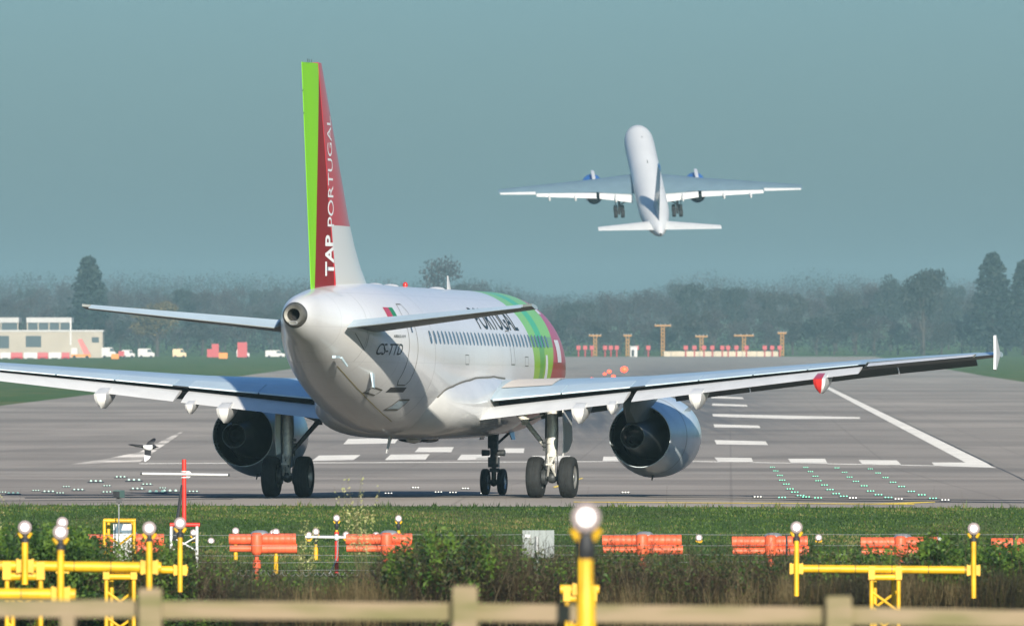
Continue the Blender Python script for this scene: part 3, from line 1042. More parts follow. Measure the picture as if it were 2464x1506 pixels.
def main_gear(side):
    x = side * 3.795
    b = MB()
    b.tube((x, 0, 1.15), (x, 0.05, 2.75), 0.145, 0.16, 20)
    b.tube((x, 0, 0.50), (x, 0, 1.2), 0.085, n=16)
    for z in (1.18, 1.55, 1.95): b.tube((x, 0, z - 0.035), (x, 0, z + 0.035), 0.168, n=20)
    leg = b.build("main_landing_gear", M_strut, airliner, smooth=35)
    b = MB()
    b.tube((x - 0.42, 0, 0.575), (x + 0.42, 0, 0.575), 0.085, n=14)
    b.ball((x, 0, 0.56), 0.16, 12)
    for s in (-1, 1): b.tube((x + s * 0.16, 0, 0.575), (x + s * 0.27, 0, 0.575), 0.22, n=20)
    b.build("axle", M_steel, leg, smooth=35)
    b = MB()   # torque links behind the leg
    for z0, z1, y1 in ((1.22, 0.93, -0.42), (0.62, 0.93, -0.42)):
        for s in (-1, 1): b.tube((x + s * 0.11, -0.1, z0), (x + s * 0.02, y1, z1), 0.035, n=8)
    b.tube((x - 0.1, -0.42, 0.93), (x + 0.1, -0.42, 0.93), 0.03, n=8)
    b.build("torque_link", M_strut, leg)
    b = MB()   # hydraulic lines
    for k, (dx, dy) in enumerate(((-0.17, -0.06), (0.165, -0.09), (-0.13, -0.13))):
        b.path([(x + dx, dy, 2.5), (x + dx * 1.1, dy, 1.8), (x + dx * 0.95, dy - 0.02, 1.2), (x + dx * 1.2, dy - 0.1, 0.9), (x + dx * 0.9, dy, 0.65)], 0.016, 6)
    for z in (0.75, 0.86, 1.0): b.ball((x + random.uniform(-.12, .12), -0.12, z), 0.06, 8)
    for z in (1.35, 1.48, 1.6): b.box((x - side * 0.2, -0.05, z), (0.1, 0.1, 0.08))
    b.build("hydraulic_line", M_steel, leg)
    b = MB()   # side brace running up to the fuselage
    p0, p1, p2 = Vector((x - side * 0.12, 0.12, 1.30)), Vector((x - side * 0.82, 0.3, 2.13)), Vector((x - side * 1.30, 0.4, 2.72))
    b.tube(p0, p1, 0.06, 0.075, 10)
    b.tube(p1, p2, 0.10, 0.12, 10)
    b.box(p1, (0.2, 0.16, 0.2))
    b.tube(p0 + Vector((0, 0, -0.14)), p0, 0.07, n=8)
    b.build("side_brace", M_strut if side > 0 else M_steel, leg)
    b = MB()
    b.tube(p1, (x - side * 0.05, 0.2, 2.42), 0.03, n=8); b.tube(p1 + Vector((-side * .1, 0, .1)), (x - side * 0.6, 0.3, 2.72), 0.025, n=8)
    b.build("lock_link", M_steel, leg)
    b = MB()   # leg door
    dx = side * 0.30
    b.loft([[(x + dx, -0.12, 2.62), (x + dx + 0.03 * side, -0.12, 2.62), (x + dx + 0.03 * side, 1.18, 2.62), (x + dx, 1.18, 2.62)],
            [(x + dx + side * .03, -0.12, 1.75), (x + dx + side * 0.06, -0.12, 1.75), (x + dx + side * .06, 1.2, 1.6), (x + dx + side * .03, 1.2, 1.6)],
            [(x + dx + side * .0, -0.05, 1.18), (x + dx + side * 0.03, -0.05, 1.18), (x + dx + side * .03, 0.75, 1.28), (x + dx + side * .0, 0.75, 1.28)]])
    b.build("gear_door", M_belly, leg, smooth=20)
    for s in (-1, 1): add_wheel(leg, (x + s * 0.463, 0, 0.575), 0.575, 0.43)
    return leg


main_gear(1); main_gear(-1)
b = MB()
yn = 11.04
b.tube((0, yn, 1.0), (0, yn + 0.15, 1.95), 0.11, 0.13, 16)
b.tube((0, yn, 0.38), (0, yn, 1.05), 0.07, n=14)
b.box((0, yn - 0.1, 1.55), (0.28, 0.2, 0.4))
b.box((0, yn, 0.95), (0.3, 0.24, 0.3)); b.box((0.02, yn, 0.72), (0.26, 0.2, 0.12))
nose_leg = b.build("nose_landing_gear", M_steel, airliner, smooth=35)
for s in (-1, 1):
    b = MB(); b.tube((s * 0.12, yn - 0.05, 1.22), (s * 0.34, yn - 0.05, 1.22), 0.085, 0.095, 14)
    b.build("taxi_lamp", M_steel, nose_leg)
b = MB(); b.tube((-0.26, yn, 0.38), (0.26, yn, 0.38), 0.06, n=12); b.ball((0, yn, 0.36), 0.12, 10)
b.build("axle", M_steel, nose_leg)
b = MB(); b.tube((0.1, yn + 0.1, 1.5), (0.45, yn + 0.9, 1.95), 0.04, n=8); b.tube((-0.1, yn + 0.1, 1.5), (-0.3, yn + 0.9, 1.95), 0.04, n=8)
b.build("drag_brace", M_steel, nose_leg)
for s in (-1, 1):
    b = MB(); b.loft([[(s * 0.38, yn + 0.2, 1.86), (s * 0.41, yn + 0.2, 1.86), (s * 0.41, yn + 1.0, 1.86), (s * 0.38, yn + 1.0, 1.86)],
                      [(s * 0.46, yn + 0.3, 1.60), (s * 0.49, yn + 0.3, 1.60), (s * 0.49, yn + 0.8, 1.60), (s * 0.46, yn + 0.8, 1.60)]])
    b.build("gear_door", M_grey_wing, nose_leg, smooth=20)
    add_wheel(nose_leg, (s * 0.25, yn, 0.38), 0.38, 0.21)

# ---------------------------------------------------------------- fin and rudder
ZF0, ZF1 = 5.45, 11.76


def fin_le(z): return float(np.interp(z, [5.45, 5.62, 5.9, 6.3, 6.9, 7.6, 11.76], [-5.9, -7.1, -8.0, -8.75, -9.55, -10.3, -13.75]))
def fin_hinge(z): return float(np.interp(z, [5.45, 11.76], [-12.35, -14.45]))
def fin_te(z): return float(np.interp(z, [5.45, 11.76], [-14.0, -15.58]))


RUD = R(6.5)


def fin_half(y, z):
    """half thickness of the clean fin"""
    le = fin_le(max(z, 6.9)) if z > 6.9 else fin_le(z)
    c = le - fin_te(z)
    u = min(max((le - y) / c, 0), 1)
    cc = min(c, 6.0)
    return max(0.012, 5 * 0.095 * cc * (0.2969 * math.sqrt(u) - 0.126 * u - 0.3516 * u * u + 0.2843 * u ** 3 - 0.1015 * u ** 4))


def fin_pt(y, z, side, off=0.0):
    x = side * (fin_half(y, z) + off)
    h = fin_hinge(z)
    if y < h:   # the rudder swings its trailing edge to port
        dy = y - h
        ca, sa = math.cos(RUD), math.sin(RUD)
        return Vector((x * ca + dy * sa, h - x * sa * 1.0 + dy * ca, z)) if True else None
    return Vector((x, y, z))


def fin_material():
    m = mat("fin_paint", (0.62, 0.03, 0.03), 0.28, coat=0.5)
    g = NG(m)
    x, y, z = g.sep(g.obj())
    c = g.mix(g.math('GREATER_THAN', z, 7.42), (0.80, 0.79, 0.76), (0.60, 0.035, 0.05))
    # strip of red ahead of the rudder running down to the fuselage
    s = g.math('LESS_THAN', g.math('ADD', y, g.math('MULTIPLY', g.math('SUBTRACT', z, 5.45), 0.3328)), -12.28)
    c = g.mix(s, c, (0.60, 0.035, 0.05))
    w = g.math('MULTIPLY', g.math('MULTIPLY', g.math('GREATER_THAN', z, 9.25), g.math('LESS_THAN', z, 9.95)),
               g.math('GREATER_THAN', g.math('ADD', y, g.math('MULTIPLY', z, 0.83)), -3.87 - 0.35))
    c = g.mix(w, c, (0.8, 0.79, 0.77))
    m.node_tree.links.new(c, g.b.inputs["Base Color"])
    return m


def rudder_material():
    m = mat("rudder_paint", (0.3, 0.02, 0.02), 0.3, coat=0.4)
    g = NG(m)
    x, y, z = g.sep(g.obj())
    yb = g.math('ADD', g.math('MULTIPLY', g.math('SUBTRACT', z, 5.7), 0.035), -13.83)
    yb = g.math('MINIMUM', g.math('SUBTRACT', g.math('MULTIPLY', g.math('SUBTRACT', z, 5.5), -0.105), 13.60), yb) if False else yb
    f = g.math('LESS_THAN', y, g.math('ADD', g.math('MULTIPLY', g.math('SUBTRACT', z, 5.45), -0.097), -13.80))
    c = g.mix(f, (0.235, 0.010, 0.016), (0.23, 0.62, 0.02))
    m.node_tree.links.new(c, g.b.inputs["Base Color"])
    return m


def fin_rings(y_of, nz, ny, z0, z1):
    rings = []
    for i in range(nz + 1):
        z = z0 + (z1 - z0) * i / nz
        a, b2 = y_of(z)
        fr = [0.5 * (1 - math.cos(math.pi * k / ny)) for k in range(ny + 1)]
        yy = [a + (b2 - a) * t for t in fr]
        rings.append([fin_pt(y, z, 1) for y in yy] + [fin_pt(y, z, -1) for y in reversed(yy)])
    return rings


b = MB()
zs = [5.45, 5.5, 5.62, 5.75, 5.9, 6.1, 6.3, 6.6, 6.9, 7.25, 7.6, 9.0, 10.5, 11.6, 11.76]
rings = []
for z in zs:
    a, e = fin_le(z) - 1e-3, fin_hinge(z) + 0.012
    fr = [0.5 * (1 - math.cos(math.pi * k / 14)) for k in range(15)]
    yy = [a + (e - a) * t for t in fr]
    rings.append([fin_pt(y, z, 1) for y in yy] + [fin_pt(y, z, -1) for y in reversed(yy)])
b.loft(rings)
fin = b.build("fin", fin_material(), airliner, smooth=50)
b = MB(); rings = []
for z in (5.58, 6.5, 8.0, 9.5, 11.0, 11.74):
    a, e = fin_hinge(z) - 0.012, fin_te(z)
    yy = [a + (e - a) * k / 8 for k in range(9)]
    rings.append([fin_pt(y, z, 1) for y in yy] + [fin_pt(y, z, -1) for y in reversed(yy)])
b.loft(rings)
rudder = b.build("rudder", rudder_material(), fin, smooth=50)
for yy in (-14.9, -15.2, -15.4):
    b = MB(); b.tube((0, yy, 11.74), (0, yy - 0.03, 11.83), 0.008, n=5); b.build("static_wick", M_steel, fin)
for zz in (11.0, 10.4):
    b = MB(); b.tube((fin_pt(fin_te(zz), zz, 1)), fin_pt(fin_te(zz), zz, 1) + Vector((0, -0.16, -0.03)), 0.01, n=5); b.build("static_wick", M_steel, fin)


def fin_text(body, z0, z1, w0, w1, off0, off1, bold):
    """lettering that climbs the fin; w: letter height along Y, off: how far the feet stand behind the hinge"""
    me = text_geo(body, bold)
    for v in me.vertices:
        u, t = v.co.x, v.co.y
        z = z0 + (z1 - z0) * u
        w = w0 + (w1 - w0) * u
        base = -(off0 + (off1 - off0) * u)
        # the tops of the letters point aft, the feet towards the nose when read from below
        y = base - w * t
        v.co = fin_pt(y, z, 1, 0.008)
    me.materials.append(M_wtext)
    return link("lettering", me, fin)


fin_text("TAP", 6.05, 7.15, 0.62, 0.56, 12.60, 12.80, 0.03)
fin_text("PORTUGAL", 7.38, 10.35, 0.52, 0.50, 12.72, 13.05, 0.005)


# ---------------------------------------------------------------- tailplane
def make_tailplane(side):
    b = MB()
    INC = R(-5.5)
    xs, th, cb = foil(t=0.085, camber=0)

    def st(x):
        u = (x - 0.6) / 5.6
        le = -11.75 + (-14.75 + 11.75) * u
        te = -14.95 + (-15.98 + 14.95) * u
        z = 4.74 + 0.090 * (x - 0.6)
        return le, te, z

    def pt(x, cx, dz, hinge=0.70, ed=R(9)):
        le, te, z = st(x)
        c = le - te
        u0 = (min(cx, hinge) - hinge) * c
        y = le - hinge * c - u0 * math.cos(INC)
        zz = z - u0 * math.sin(INC)
        if cx > hinge:
            e = (cx - hinge) * c
            y -= e * math.cos(ed); zz -= e * math.sin(ed)
        return Vector((side * x, y, zz + dz * c))
    up = [x for x in xs if x < 0.68] + [0.692]
    sec = [(x, th(x)) for x in reversed(up)] + [(x, -th(x)) for x in up[1:]]
    b.loft([[pt(x, cx, dz) for cx, dz in sec] for x in (0.3, 1.5, 3.0, 4.6, 5.95, 6.15)], lambda i, j: 0 if j < len(up) - 1 else 1)
    tp = b.build("tailplane", [M_grey_wing, M_under], airliner, smooth=40)
    b = MB()
    fr = [0.702, 0.78, 0.88, 1.0]
    sec = [(x, max(th(x), 0.004)) for x in reversed(fr)] + [(x, -max(th(x), 0.004)) for x in fr]
    b.loft([[pt(x, cx, dz) for cx, dz in sec] for x in (1.0, 2.5, 4.2, 5.9)], lambda i, j: 0 if j < 4 else 1)
    b.build("elevator", [M_spoiler, M_under], tp, smooth=40)
    return tp


make_tailplane(1); make_tailplane(-1)


# ================================================================== the airliner that has just taken off
jet = empty("airliner", P(1558, 437, 1385), label="white airliner with blue engines climbing into the grey sky, wheels still down", cat="airliner")
# origin is the wing root; nose up, slightly to port
jet.rotation_euler = (Matrix.Rotation(R(3.2), 3, 'Z') @ Matrix.Rotation(R(18.0), 3, 'X') @ Matrix.Rotation(R(-1.0), 3, 'Y')).to_euler()
M_jet = mat("jet_white_paint", (0.76, 0.755, 0.73), 0.5, var=0.03, scale=0.3)
M_jetblue = mat("airline_blue", (0.02, 0.14, 0.48), 0.35, coat=0.3)
M_jetfin = mat("fin_dark_blue", (0.03, 0.10, 0.22), 0.35, coat=0.3, col2=(0.10, 0.22, 0.34), scale=0.8)
M_jwing = mat("jet_wing_grey", (0.16, 0.24, 0.285), 0.4, var=0.06, scale=0.6)
JF = [(-25.2, 1.0, 0.16, 0.22), (-24.4, 0.95, 0.42, 0.5), (-21, 0.6, 1.05, 1.15), (-17, 0.25, 1.55, 1.6), (-12, 0.03, 1.86, 1.95), (-8, 0, 1.88, 2.0), (14, 0, 1.88, 2.0),
      (17, -0.02, 1.84, 1.95), (19.5, -0.15, 1.55, 1.62), (21.2, -0.35, 1.05, 1.1), (22.0, -0.5, 0.5, 0.55), (22.2, -0.55, 0.06, 0.06)]
b = MB()
jy = np.array([f[0] for f in JF])
jc, jw, jh = (pchip(jy, np.array([f[i] for f in JF])) for i in (1, 2, 3))
rings = []
for y in np.linspace(-25.2, 22.2, 70):
    rings.append([(jw(y) * math.sin(a), y, jc(y) + jh(y) * math.cos(a)) for a in [2 * math.pi * k / 36 for k in range(36)]])
b.loft(rings)
jf = b.build("fuselage", M_jet, jet, smooth=50)
b = MB(); b.tube((0, -25.15, 1.0), (0, -25.4, 1.02), 0.17, 0.15, 14); b.build("exhaust_cone", M_steel, jf)
for yy in (1.5, 2.2, 12.5):
    b = MB(); b.box((0.1, yy, 2.02), (0.08, 0.35, 0.12)); b.build("blade_aerial", M_steel, jf)


def jet_wing(side):
    def st(x):
        le = np.interp(x, [1.0, 6.5, 19.0], [5.6, 2.3, -4.6]); te = np.interp(x, [1.0, 6.5, 19.0], [-3.4, -3.5, -6.4])
        return float(le), float(te), -0.95 + 0.088 * (x - 1)
    xs, th, cb = foil(t=0.115)
    sec = [(x, cb(x) + th(x)) for x in reversed(xs)] + [(x, cb(x) - th(x)) for x in xs[1:-1]]
    rings = []
    for x in (0.8, 3, 5, 6.5, 9, 12, 15, 18, 18.9, 19.0):
        le, te, z = st(x)
        c = (le - te) * 0.8
        i = R(2.0)
        rings.append([(side * x, le - u * c, z + w * (le - te) - (u - .3) * c * math.sin(i)) for u, w in sec])
    b = MB(); b.loft(rings)
    w_ = b.build("wing", M_jwing, jet, smooth=40)
    for xa, xb in ((2.0, 6.2), (6.6, 14.2)):
        b = MB(); rings = []
        for x in (xa, (xa + xb) / 2, xb):
            le, te, z = st(x)
            c = le - te
            d = R(17)
            n0 = Vector((side * x, le - 0.80 * c, z - 0.03 * c))
            l = 0.22 * c
            rings.append([n0 + Vector((0, -u * l * math.cos(d) - q * l * math.sin(d), -u * l * math.sin(d) + q * l * math.cos(d))) for u, q in ((0, 0), (.3, .09), (1, 0), (.3, -.05))])
        b.loft(rings); b.build("flap", M_flap, w_, smooth=20)
    b = MB(); rings = []
    for x in (14.3, 16.5, 18.8):
        le, te, z = st(x); c = le - te
        rings.append([(side * x, le - 0.78 * c, z + 0.03 * c), (side * x, te, z - 0.02), (side * x, te, z - 0.05), (side * x, le - 0.78 * c, z - 0.03 * c)])
    b.loft(rings); b.build("aileron", M_flap, w_, smooth=20)
    for x in (4.2, 9.3, 12.6):
        le, te, z = st(x)
        b = MB(); b.ball((side * x, te + 0.2, z - 0.45), 1.0, 10, s=(0.20, 1.5, 0.30)); b.build("flap_track_fairing", M_flap, w_)
    cx, cz = side * 6.5, -2.75
    b = MB(); b.lathe([(8.5, 1.05), (8.6, 1.15), (8.3, 1.28), (7.0, 1.38), (5.0, 1.34), (3.6, 1.15), (2.6, 0.95), (2.6, 0.90), (5.0, 1.1)], (cx, 0, cz), (0, 1, 0), 28)
    e = b.build("engine", M_jetblue, jet, smooth=40)
    b = MB(); b.lathe([(2.61, 0.90), (3.6, 1.0), (3.6, 0.6), (1.6, 0.42), (1.6, 0.01)], (cx, 0, cz), (0, 1, 0), 24); b.build("exhaust_nozzle", M_steel, e)
    b = MB(); b.loft([[(cx - w2, y, z0), (cx + w2, y, z0), (cx + w2, y, z1), (cx - w2, y, z1)] for y, z0, z1, w2 in ((1.0, -1.1, -0.7, .1), (3.5, -1.6, -0.7, .2), (6.6, -1.2, -0.55, .2), (8.0, -1.1, -0.85, .05))])
    b.build("pylon", M_white, e, smooth=20)
    # landing gear with a four wheel bogie
    gx = side * 3.65
    b = MB(); b.tube((gx, -1.6, -1.2), (gx, -1.6, -3.3), 0.17, 0.14, 12); b.tube((gx, -1.6, -2.6), (gx - side * 1.6, -1.7, -1.5), 0.08, n=8)
    g_ = b.build("main_landing_gear", M_steel, jet)
    b = MB(); b.tube((gx, -1.1, -3.2), (gx, -2.2, -3.5), 0.14, n=10); b.build("bogie_beam", M_steel, g_)
    b = MB(); b.box((gx + side * 0.45, -1.3, -2.1), (0.06, 1.2, 1.1)); b.build("gear_door", M_jwing, g_)
    for yy, zz in ((-1.1, -3.2), (-2.2, -3.5)):
        for s in (-1, 1): 
            b = MB(); b.lathe(tyre_profile(0.50, 0.46), (gx + s * 0.43, yy, zz), (1, 0, 0), 20); b.build("tyre", M_tyre, g_)
    # tailplane
    b = MB(); rings = []
    for x in (0.4, 7.0, 7.6):
        le = np.interp(x, [0.4, 7.6], [-18.9, -22.5]); te = np.interp(x, [0.4, 7.6], [-22.9, -24.1]); z = 0.75 + 0.06 * x
        c = le - te
        rings.append([(side * x, le - u * c, z + w * c + (u - .4) * c * 0.03) for u, w in [(x2, 0.9 * th(x2)) for x2 in reversed(xs)] + [(x2, -0.9 * th(x2)) for x2 in xs[1:-1]]])
    b.loft(rings); b.build("tailplane", M_flap, jet, smooth=40)


jet_wing(1); jet_wing(-1)
b = MB(); rings = []
for z in (1.2, 2.2, 5, 8.7):
    le = np.interp(z, [1.2, 2.2, 9.4], [-13.0, -15.2, -21.0]); te = np.interp(z, [1.2, 9.4], [-21.9, -24.2])
    c = le - te
    rings.append([(w * c, le - u * c, z) for u, w in [(x2, 0.85 * th(x2)) for x2 in reversed(foil(t=.1)[0]) for th in (foil(t=.1)[1],)]] + [(-w * c, le - u * c, z) for u, w in [(x2, 0.85 * foil(t=.1)[1](x2)) for x2 in foil(t=.1)[0][1:-1]]])
b.loft(rings); b.build("fin", M_jetfin, jet, smooth=40)


# ================================================================== lights set into the asphalt
def runway_light_proto(lens, n=3):
    r = empty("runway_light")
    b = MB(); b.lathe([(0.0, 0.16), (0.012, 0.15), (0.02, 0.10), (0.02, 0.001)], (0, 0, 0), (0, 0, 1), 14); b.build("housing", M_steel, r)
    for i in range(n):
        b = MB(); b.ball(((i - (n - 1) / 2) * 0.085, -0.02, 0.026), 0.022, 8); b.build("lens", lens, r, smooth=60)
    return r


GREEN = [(275, 201), (303, 232), (337, 270), (356, 310), (390, 343), (421, 384), (460, 411), (508, 440), (553, 452), (355, 456), (551, 203), (590, 238), (630, 277), (655, 315),
         (705, 351), (751, 390), (802, 424), (864, 446), (652, 459), (809, 207), (872, 244), (912, 284), (965, 320), (1033, 358), (1086, 402), (1151, 433), (1233, 456),
         (1083, 215), (1148, 250), (1209, 288), (1271, 328), (1342, 364), (1422, 405), (1508, 434), (1601, 463)]
WHT = [(153, 450), (940, 460), (1317, 468), (1703, 477)]
GL = [((1816 + x / 3.361) / 1.0211, (1090 + y / 3.361) / 1.0211) for x, y in GREEN]
WL = [((1816 + x / 3.361) / 1.0211, (1090 + y / 3.361) / 1.0211) for x, y in WHT]
GLEFT = [(30, 1100), (155, 1117), (418, 1080), (567, 1097), (772, 1035), (700, 1110), (912, 1075), (1115, 978), (1245, 1025), (1245, 1100), (1405, 925), (1560, 965), (1600, 1065), (1710, 1010),
         (1820, 1105), (1895, 1050), (1980, 1095), (2250, 1095)]
GLL = [((x / 4.738) / 1.0211, (980 + y / 4.738) / 1.0211) for x, y in GLEFT]
pg = runway_light_proto(M_greenlens)
first = True
for (lst, lab, grp) in ((GL, "small green light set in the asphalt below the white stripes", "green runway lights beyond the starboard engine"),
                        (GLL, "small green light set in the asphalt by the flying magpie", "green runway lights near the magpie")):
    for (x, y) in lst:
        o = pg if first else copy_tree(pg)
        first = False
        gx, gy = G(x, y)
        o.location = (gx, gy, zt(gy) + 0.02)
        if lst is GLL:
            q = random.uniform(0.9, 2.2)
            o.scale = (q, q, q)
            for c_ in o.children:
                if c_.name.startswith("lens"): c_.material_slots[0].link = 'OBJECT'; c_.material_slots[0].material = M_palelens
        tag(o, lab, "runway light", grp)
pw = runway_light_proto(M_whitelens)
for k, (x, y) in enumerate(WL + [(1055, 1187), (1090, 1188), (935, 1190), (1165, 1190), (1000, 1176), (1120, 1178), (1505, 1188)]):
    o = pw if k == 0 else copy_tree(pw)
    gx, gy = G(x, y)
    o.location = (gx, gy, zt(gy) + 0.02)
    tag(o, "small white light set low in the asphalt near the grass edge", "runway light", "white lights set in the asphalt")


# ================================================================== approach lights on yellow poles
LR = 0.085   # lamp radius


def lamp(parent, c, s=1.0):
    """a lit lamp looking at the camera with its yoke and collar; c is the lamp centre in the parent's frame"""
    c = Vector(c)
    b = MB()
    b.lathe([(0.02, LR * 0.96 * s), (-0.02, LR * s), (-0.05 * s, LR * 0.7 * s), (-0.13 * s, LR * 0.45 * s), (-0.13 * s, 0.001)], c, (0, -1, 0.06), 24)
    h = b.build("lamp_housing", M_darkplast, parent, smooth=50)
    b = MB()
    b.lathe([(0.021, LR * 0.96 * s), (0.032, LR * 0.8 * s), (0.038, LR * 0.55 * s)], c, (0, -1, 0.06), 28)
    b.build("lamp_glass", M_lampglass, h, smooth=60)
    b = MB()
    b.lathe([(0.038, LR * 0.55 * s), (0.046, LR * 0.3 * s), (0.048, 0.001)], c, (0, -1, 0.06), 24)
    b.build("lamp_core", M_lampcore, h, smooth=60)
    for q in (-1, 1):
        b = MB(); b.tube(c + Vector((q * LR * .9 * s, 0.03, -LR * .75 * s)), c + Vector((q * LR * .45 * s, 0.03, -LR * 1.45 * s)), 0.02 * s, n=8)
        b.build("lamp_yoke", M_yellow, h)
    b = MB()
    b.lathe([(0, 0.028 * s), (0.05 * s, 0.035 * s), (0.06 * s, 0.05 * s), (0.13 * s, 0.052 * s), (0.15 * s, 0.03 * s), (0.22 * s, 0.026 * s)], c + Vector((0, 0.03, -LR * 1.0 * s)), (0, 0, -1), 16)
    b.build("lamp_collar", M_darkplast, h, smooth=50)
    return h


def light_bar(label, d, x0, x1, yp, rp, lamps, supports, group="yellow approach light bars", pole_low=55):
    """yellow crossbar of an approach light row: pipe in pixels x0..x1 at height yp"""
    s = FPX / d
    yl, yr = yp
    X = lambda px: (px - 1232) / s
    Z = lambda py: H0 - (py - 825) / s
    xm = (x0 + x1) / 2
    root = empty("approach_light_bar", (X(xm), d, zt(d)), label=label, cat="approach light", group=group)
    ox, oz = X(xm), zt(d)

    def L(px, py, dy=0): return Vector((X(px) - ox, dy, Z(py) - oz))
    yat = lambda px: yl + (yr - yl) * (px - x0) / (x1 - x0)
    r = rp / s
    b = MB(); b.tube(L(x0, yl), L(x1, yr), r, n=20); b.build("crossbar", M_yellow, root)
    k = 0
    px = x0 + 65
    while px < x1 - 20:
        b = MB(); b.tube(L(px - .8, yat(px)), L(px + .8, yat(px)), r * 1.03, n=20); b.build("pipe_joint", M_darkplast, root)
        px += 88
    for (lx, ly, top, low) in lamps:
        h = lamp(root, L(lx, ly, -0.06 - r))
        b = MB()
        rr = r * 0.62
        b.tube(L(lx, top, -0.03 - r - rr), L(lx, low, -0.03 - r - rr), rr, n=14)
        b.tube(L(lx, (low * 0.5 + yat(lx) * 0.5), -0.03 - r - rr), L(lx, low * 0.5 + yat(lx) * 0.5 + 2, -0.03 - r - rr), rr * 1.04, n=14)
        pl = b.build("lamp_pole", M_yellow, root)
        b = MB()
        for q in (-1, 1):
            b.box(L(lx + q * (rp * 1.45), yat(lx), -0.01), (r * 0.4, r * 2.7, r * 2.8))
        b.box(L(lx, yat(lx), -0.02), (r * 3.4, r * 2.6, r * 2.5))
        b.build("pipe_clamp", M_yellow, root, smooth=20)
    for (sa, sb) in supports:
        b = MB()
        lg = 0.030 if d > 100 else 0.03
        zb = 0.0
        ya = yat((sa + sb) / 2)
        for i, px in enumerate((sa, sb)):
            for dy in (0, 0.38):
                p = L(px + (dy * 30 * (1 if i == 0 else -1) * 0.9), ya + rp * 2.2, dy)
                b.tube(p, (p.x, p.y, -0.05), lg, n=10)
        tw = b.build("support_tower", M_yellow, root)
        b = MB()
        b.tube(L(sa - 8, ya + rp * 2.0), L(sb + 8, ya + rp * 2.0), r * 0.75, n=12)
        for px in (sa, sb):
            b.box(L(px, ya + rp * 0.9, 0), (r * 1.6, r * 2.4, r * 3.4))
        b.build("saddle", M_yellow, tw, smooth=20)
        # crossed braces, one bay below the next
        ztop = L(sa, ya + rp * 2.2 + 33).z
        wdt = abs(L(sb, 0).x - L(sa, 0).x)
        z1 = ztop
        xa, xb = L(sa, 0).x, L(sb, 0).x
        while z1 - wdt * 0.72 > 0.05:
            z2 = z1 - wdt * 0.72
            b = MB()
            b.tube((xa, -0.01, z1), (xb, -0.01, z2), lg * 0.62, n=8)
            b.build("brace", M_yellow, tw)
            b = MB()
            b.tube((xa, 0.36, z2), (xb, 0.36, z1), lg * 0.62, n=8)
            b.build("brace", M_yellow, tw)
            z1 = z2 - wdt * 0.22
    return root


light_bar("yellow light bar with two round lamps, higher pipe of the pair behind the timber fence", 133, -150, 388, (1359, 1364), 12.5,
          [(61, 1268, 1304, 1405), (360, 1270, 1302, 1450)], [(17, 98)])
light_bar("lowest yellow light bar, one lamp on its short end over the timber fence", 117, -190, 182, (1426, 1429), 13.5, [(147, 1279, 1322, 1470)], [(-150, -60)])
light_bar("yellow light bar ending in a lamp just below the red mast", 153, 178, 452, (1366, 1371), 9.5, [(151, 1257, 1290, 1300), (434, 1258, 1292, 1423)], [(256, 322)])
light_bar("wide yellow light bar with a lamp at each end above brown reeds", 153, 1905, 2356, (1367, 1371), 9.5, [(1916, 1268, 1300, 1433), (2342, 1271, 1302, 1438)], [(2097, 2162)])
light_bar("short yellow light bar half hidden by the thick lamp post", 117, 1348, 1442, (1417, 1417), 11, [(1396, 1262, 1296, 1440)], [(1364, 1428)])

# the big lamp close to the camera
d = 59.75
s = FPX / d
o = P(1410, 1245, d)
root = empty("approach_light", (o.x, d, zt(d)), label="big blurred approach lamp on a thick yellow post in front of the fence", cat="approach light")
h = lamp(root, (0, 0, o.z - zt(d)), 0.98)
zz = o.z - zt(d)
b = MB()
b.lathe([(-(1345 - 1245) / s, 0.036), (-(1395 - 1245) / s, 0.037), (-(1430 - 1245) / s, 0.050), (-(1520 - 1245) / s, 0.052), (-zz - 0.1, 0.055)], (0, 0.03, zz), (0, 0, 1), 24)
b.build("post", M_yellow, root)
b = MB(); b.tube((0, 0.03, zz - 85 / s), (0, 0.03, zz - 101 / s), 0.033, n=16); b.build("post_collar", M_galv, root)
b = MB(); b.tube((0, 0.03, zz - 45 / s), (0, 0.03, zz - 86 / s), 0.045, n=16); b.build("post_socket", M_darkplast, root)


def single_light(px, py, r, label, low=90, group="small approach lamps on thin yellow poles"):
    d = 2 * LR * FPX / (2 * r)
    d = min(d, 263)
    o = P(px, py, d)
    root = empty("approach_light", (o.x, d, zt(d)), label=label, cat="approach light", group=group)
    zz = o.z - zt(d)
    lamp(root, (0, 0, zz))
    b = MB(); b.tube((0, 0.03, zz - 0.28), (0, 0.03, -0.05), 0.036, n=12); b.tube((0, 0.03, zz * 0.45), (0, 0.03, -0.05), 0.05, n=12)
    b.build("pole", M_yellow, root)
    return root


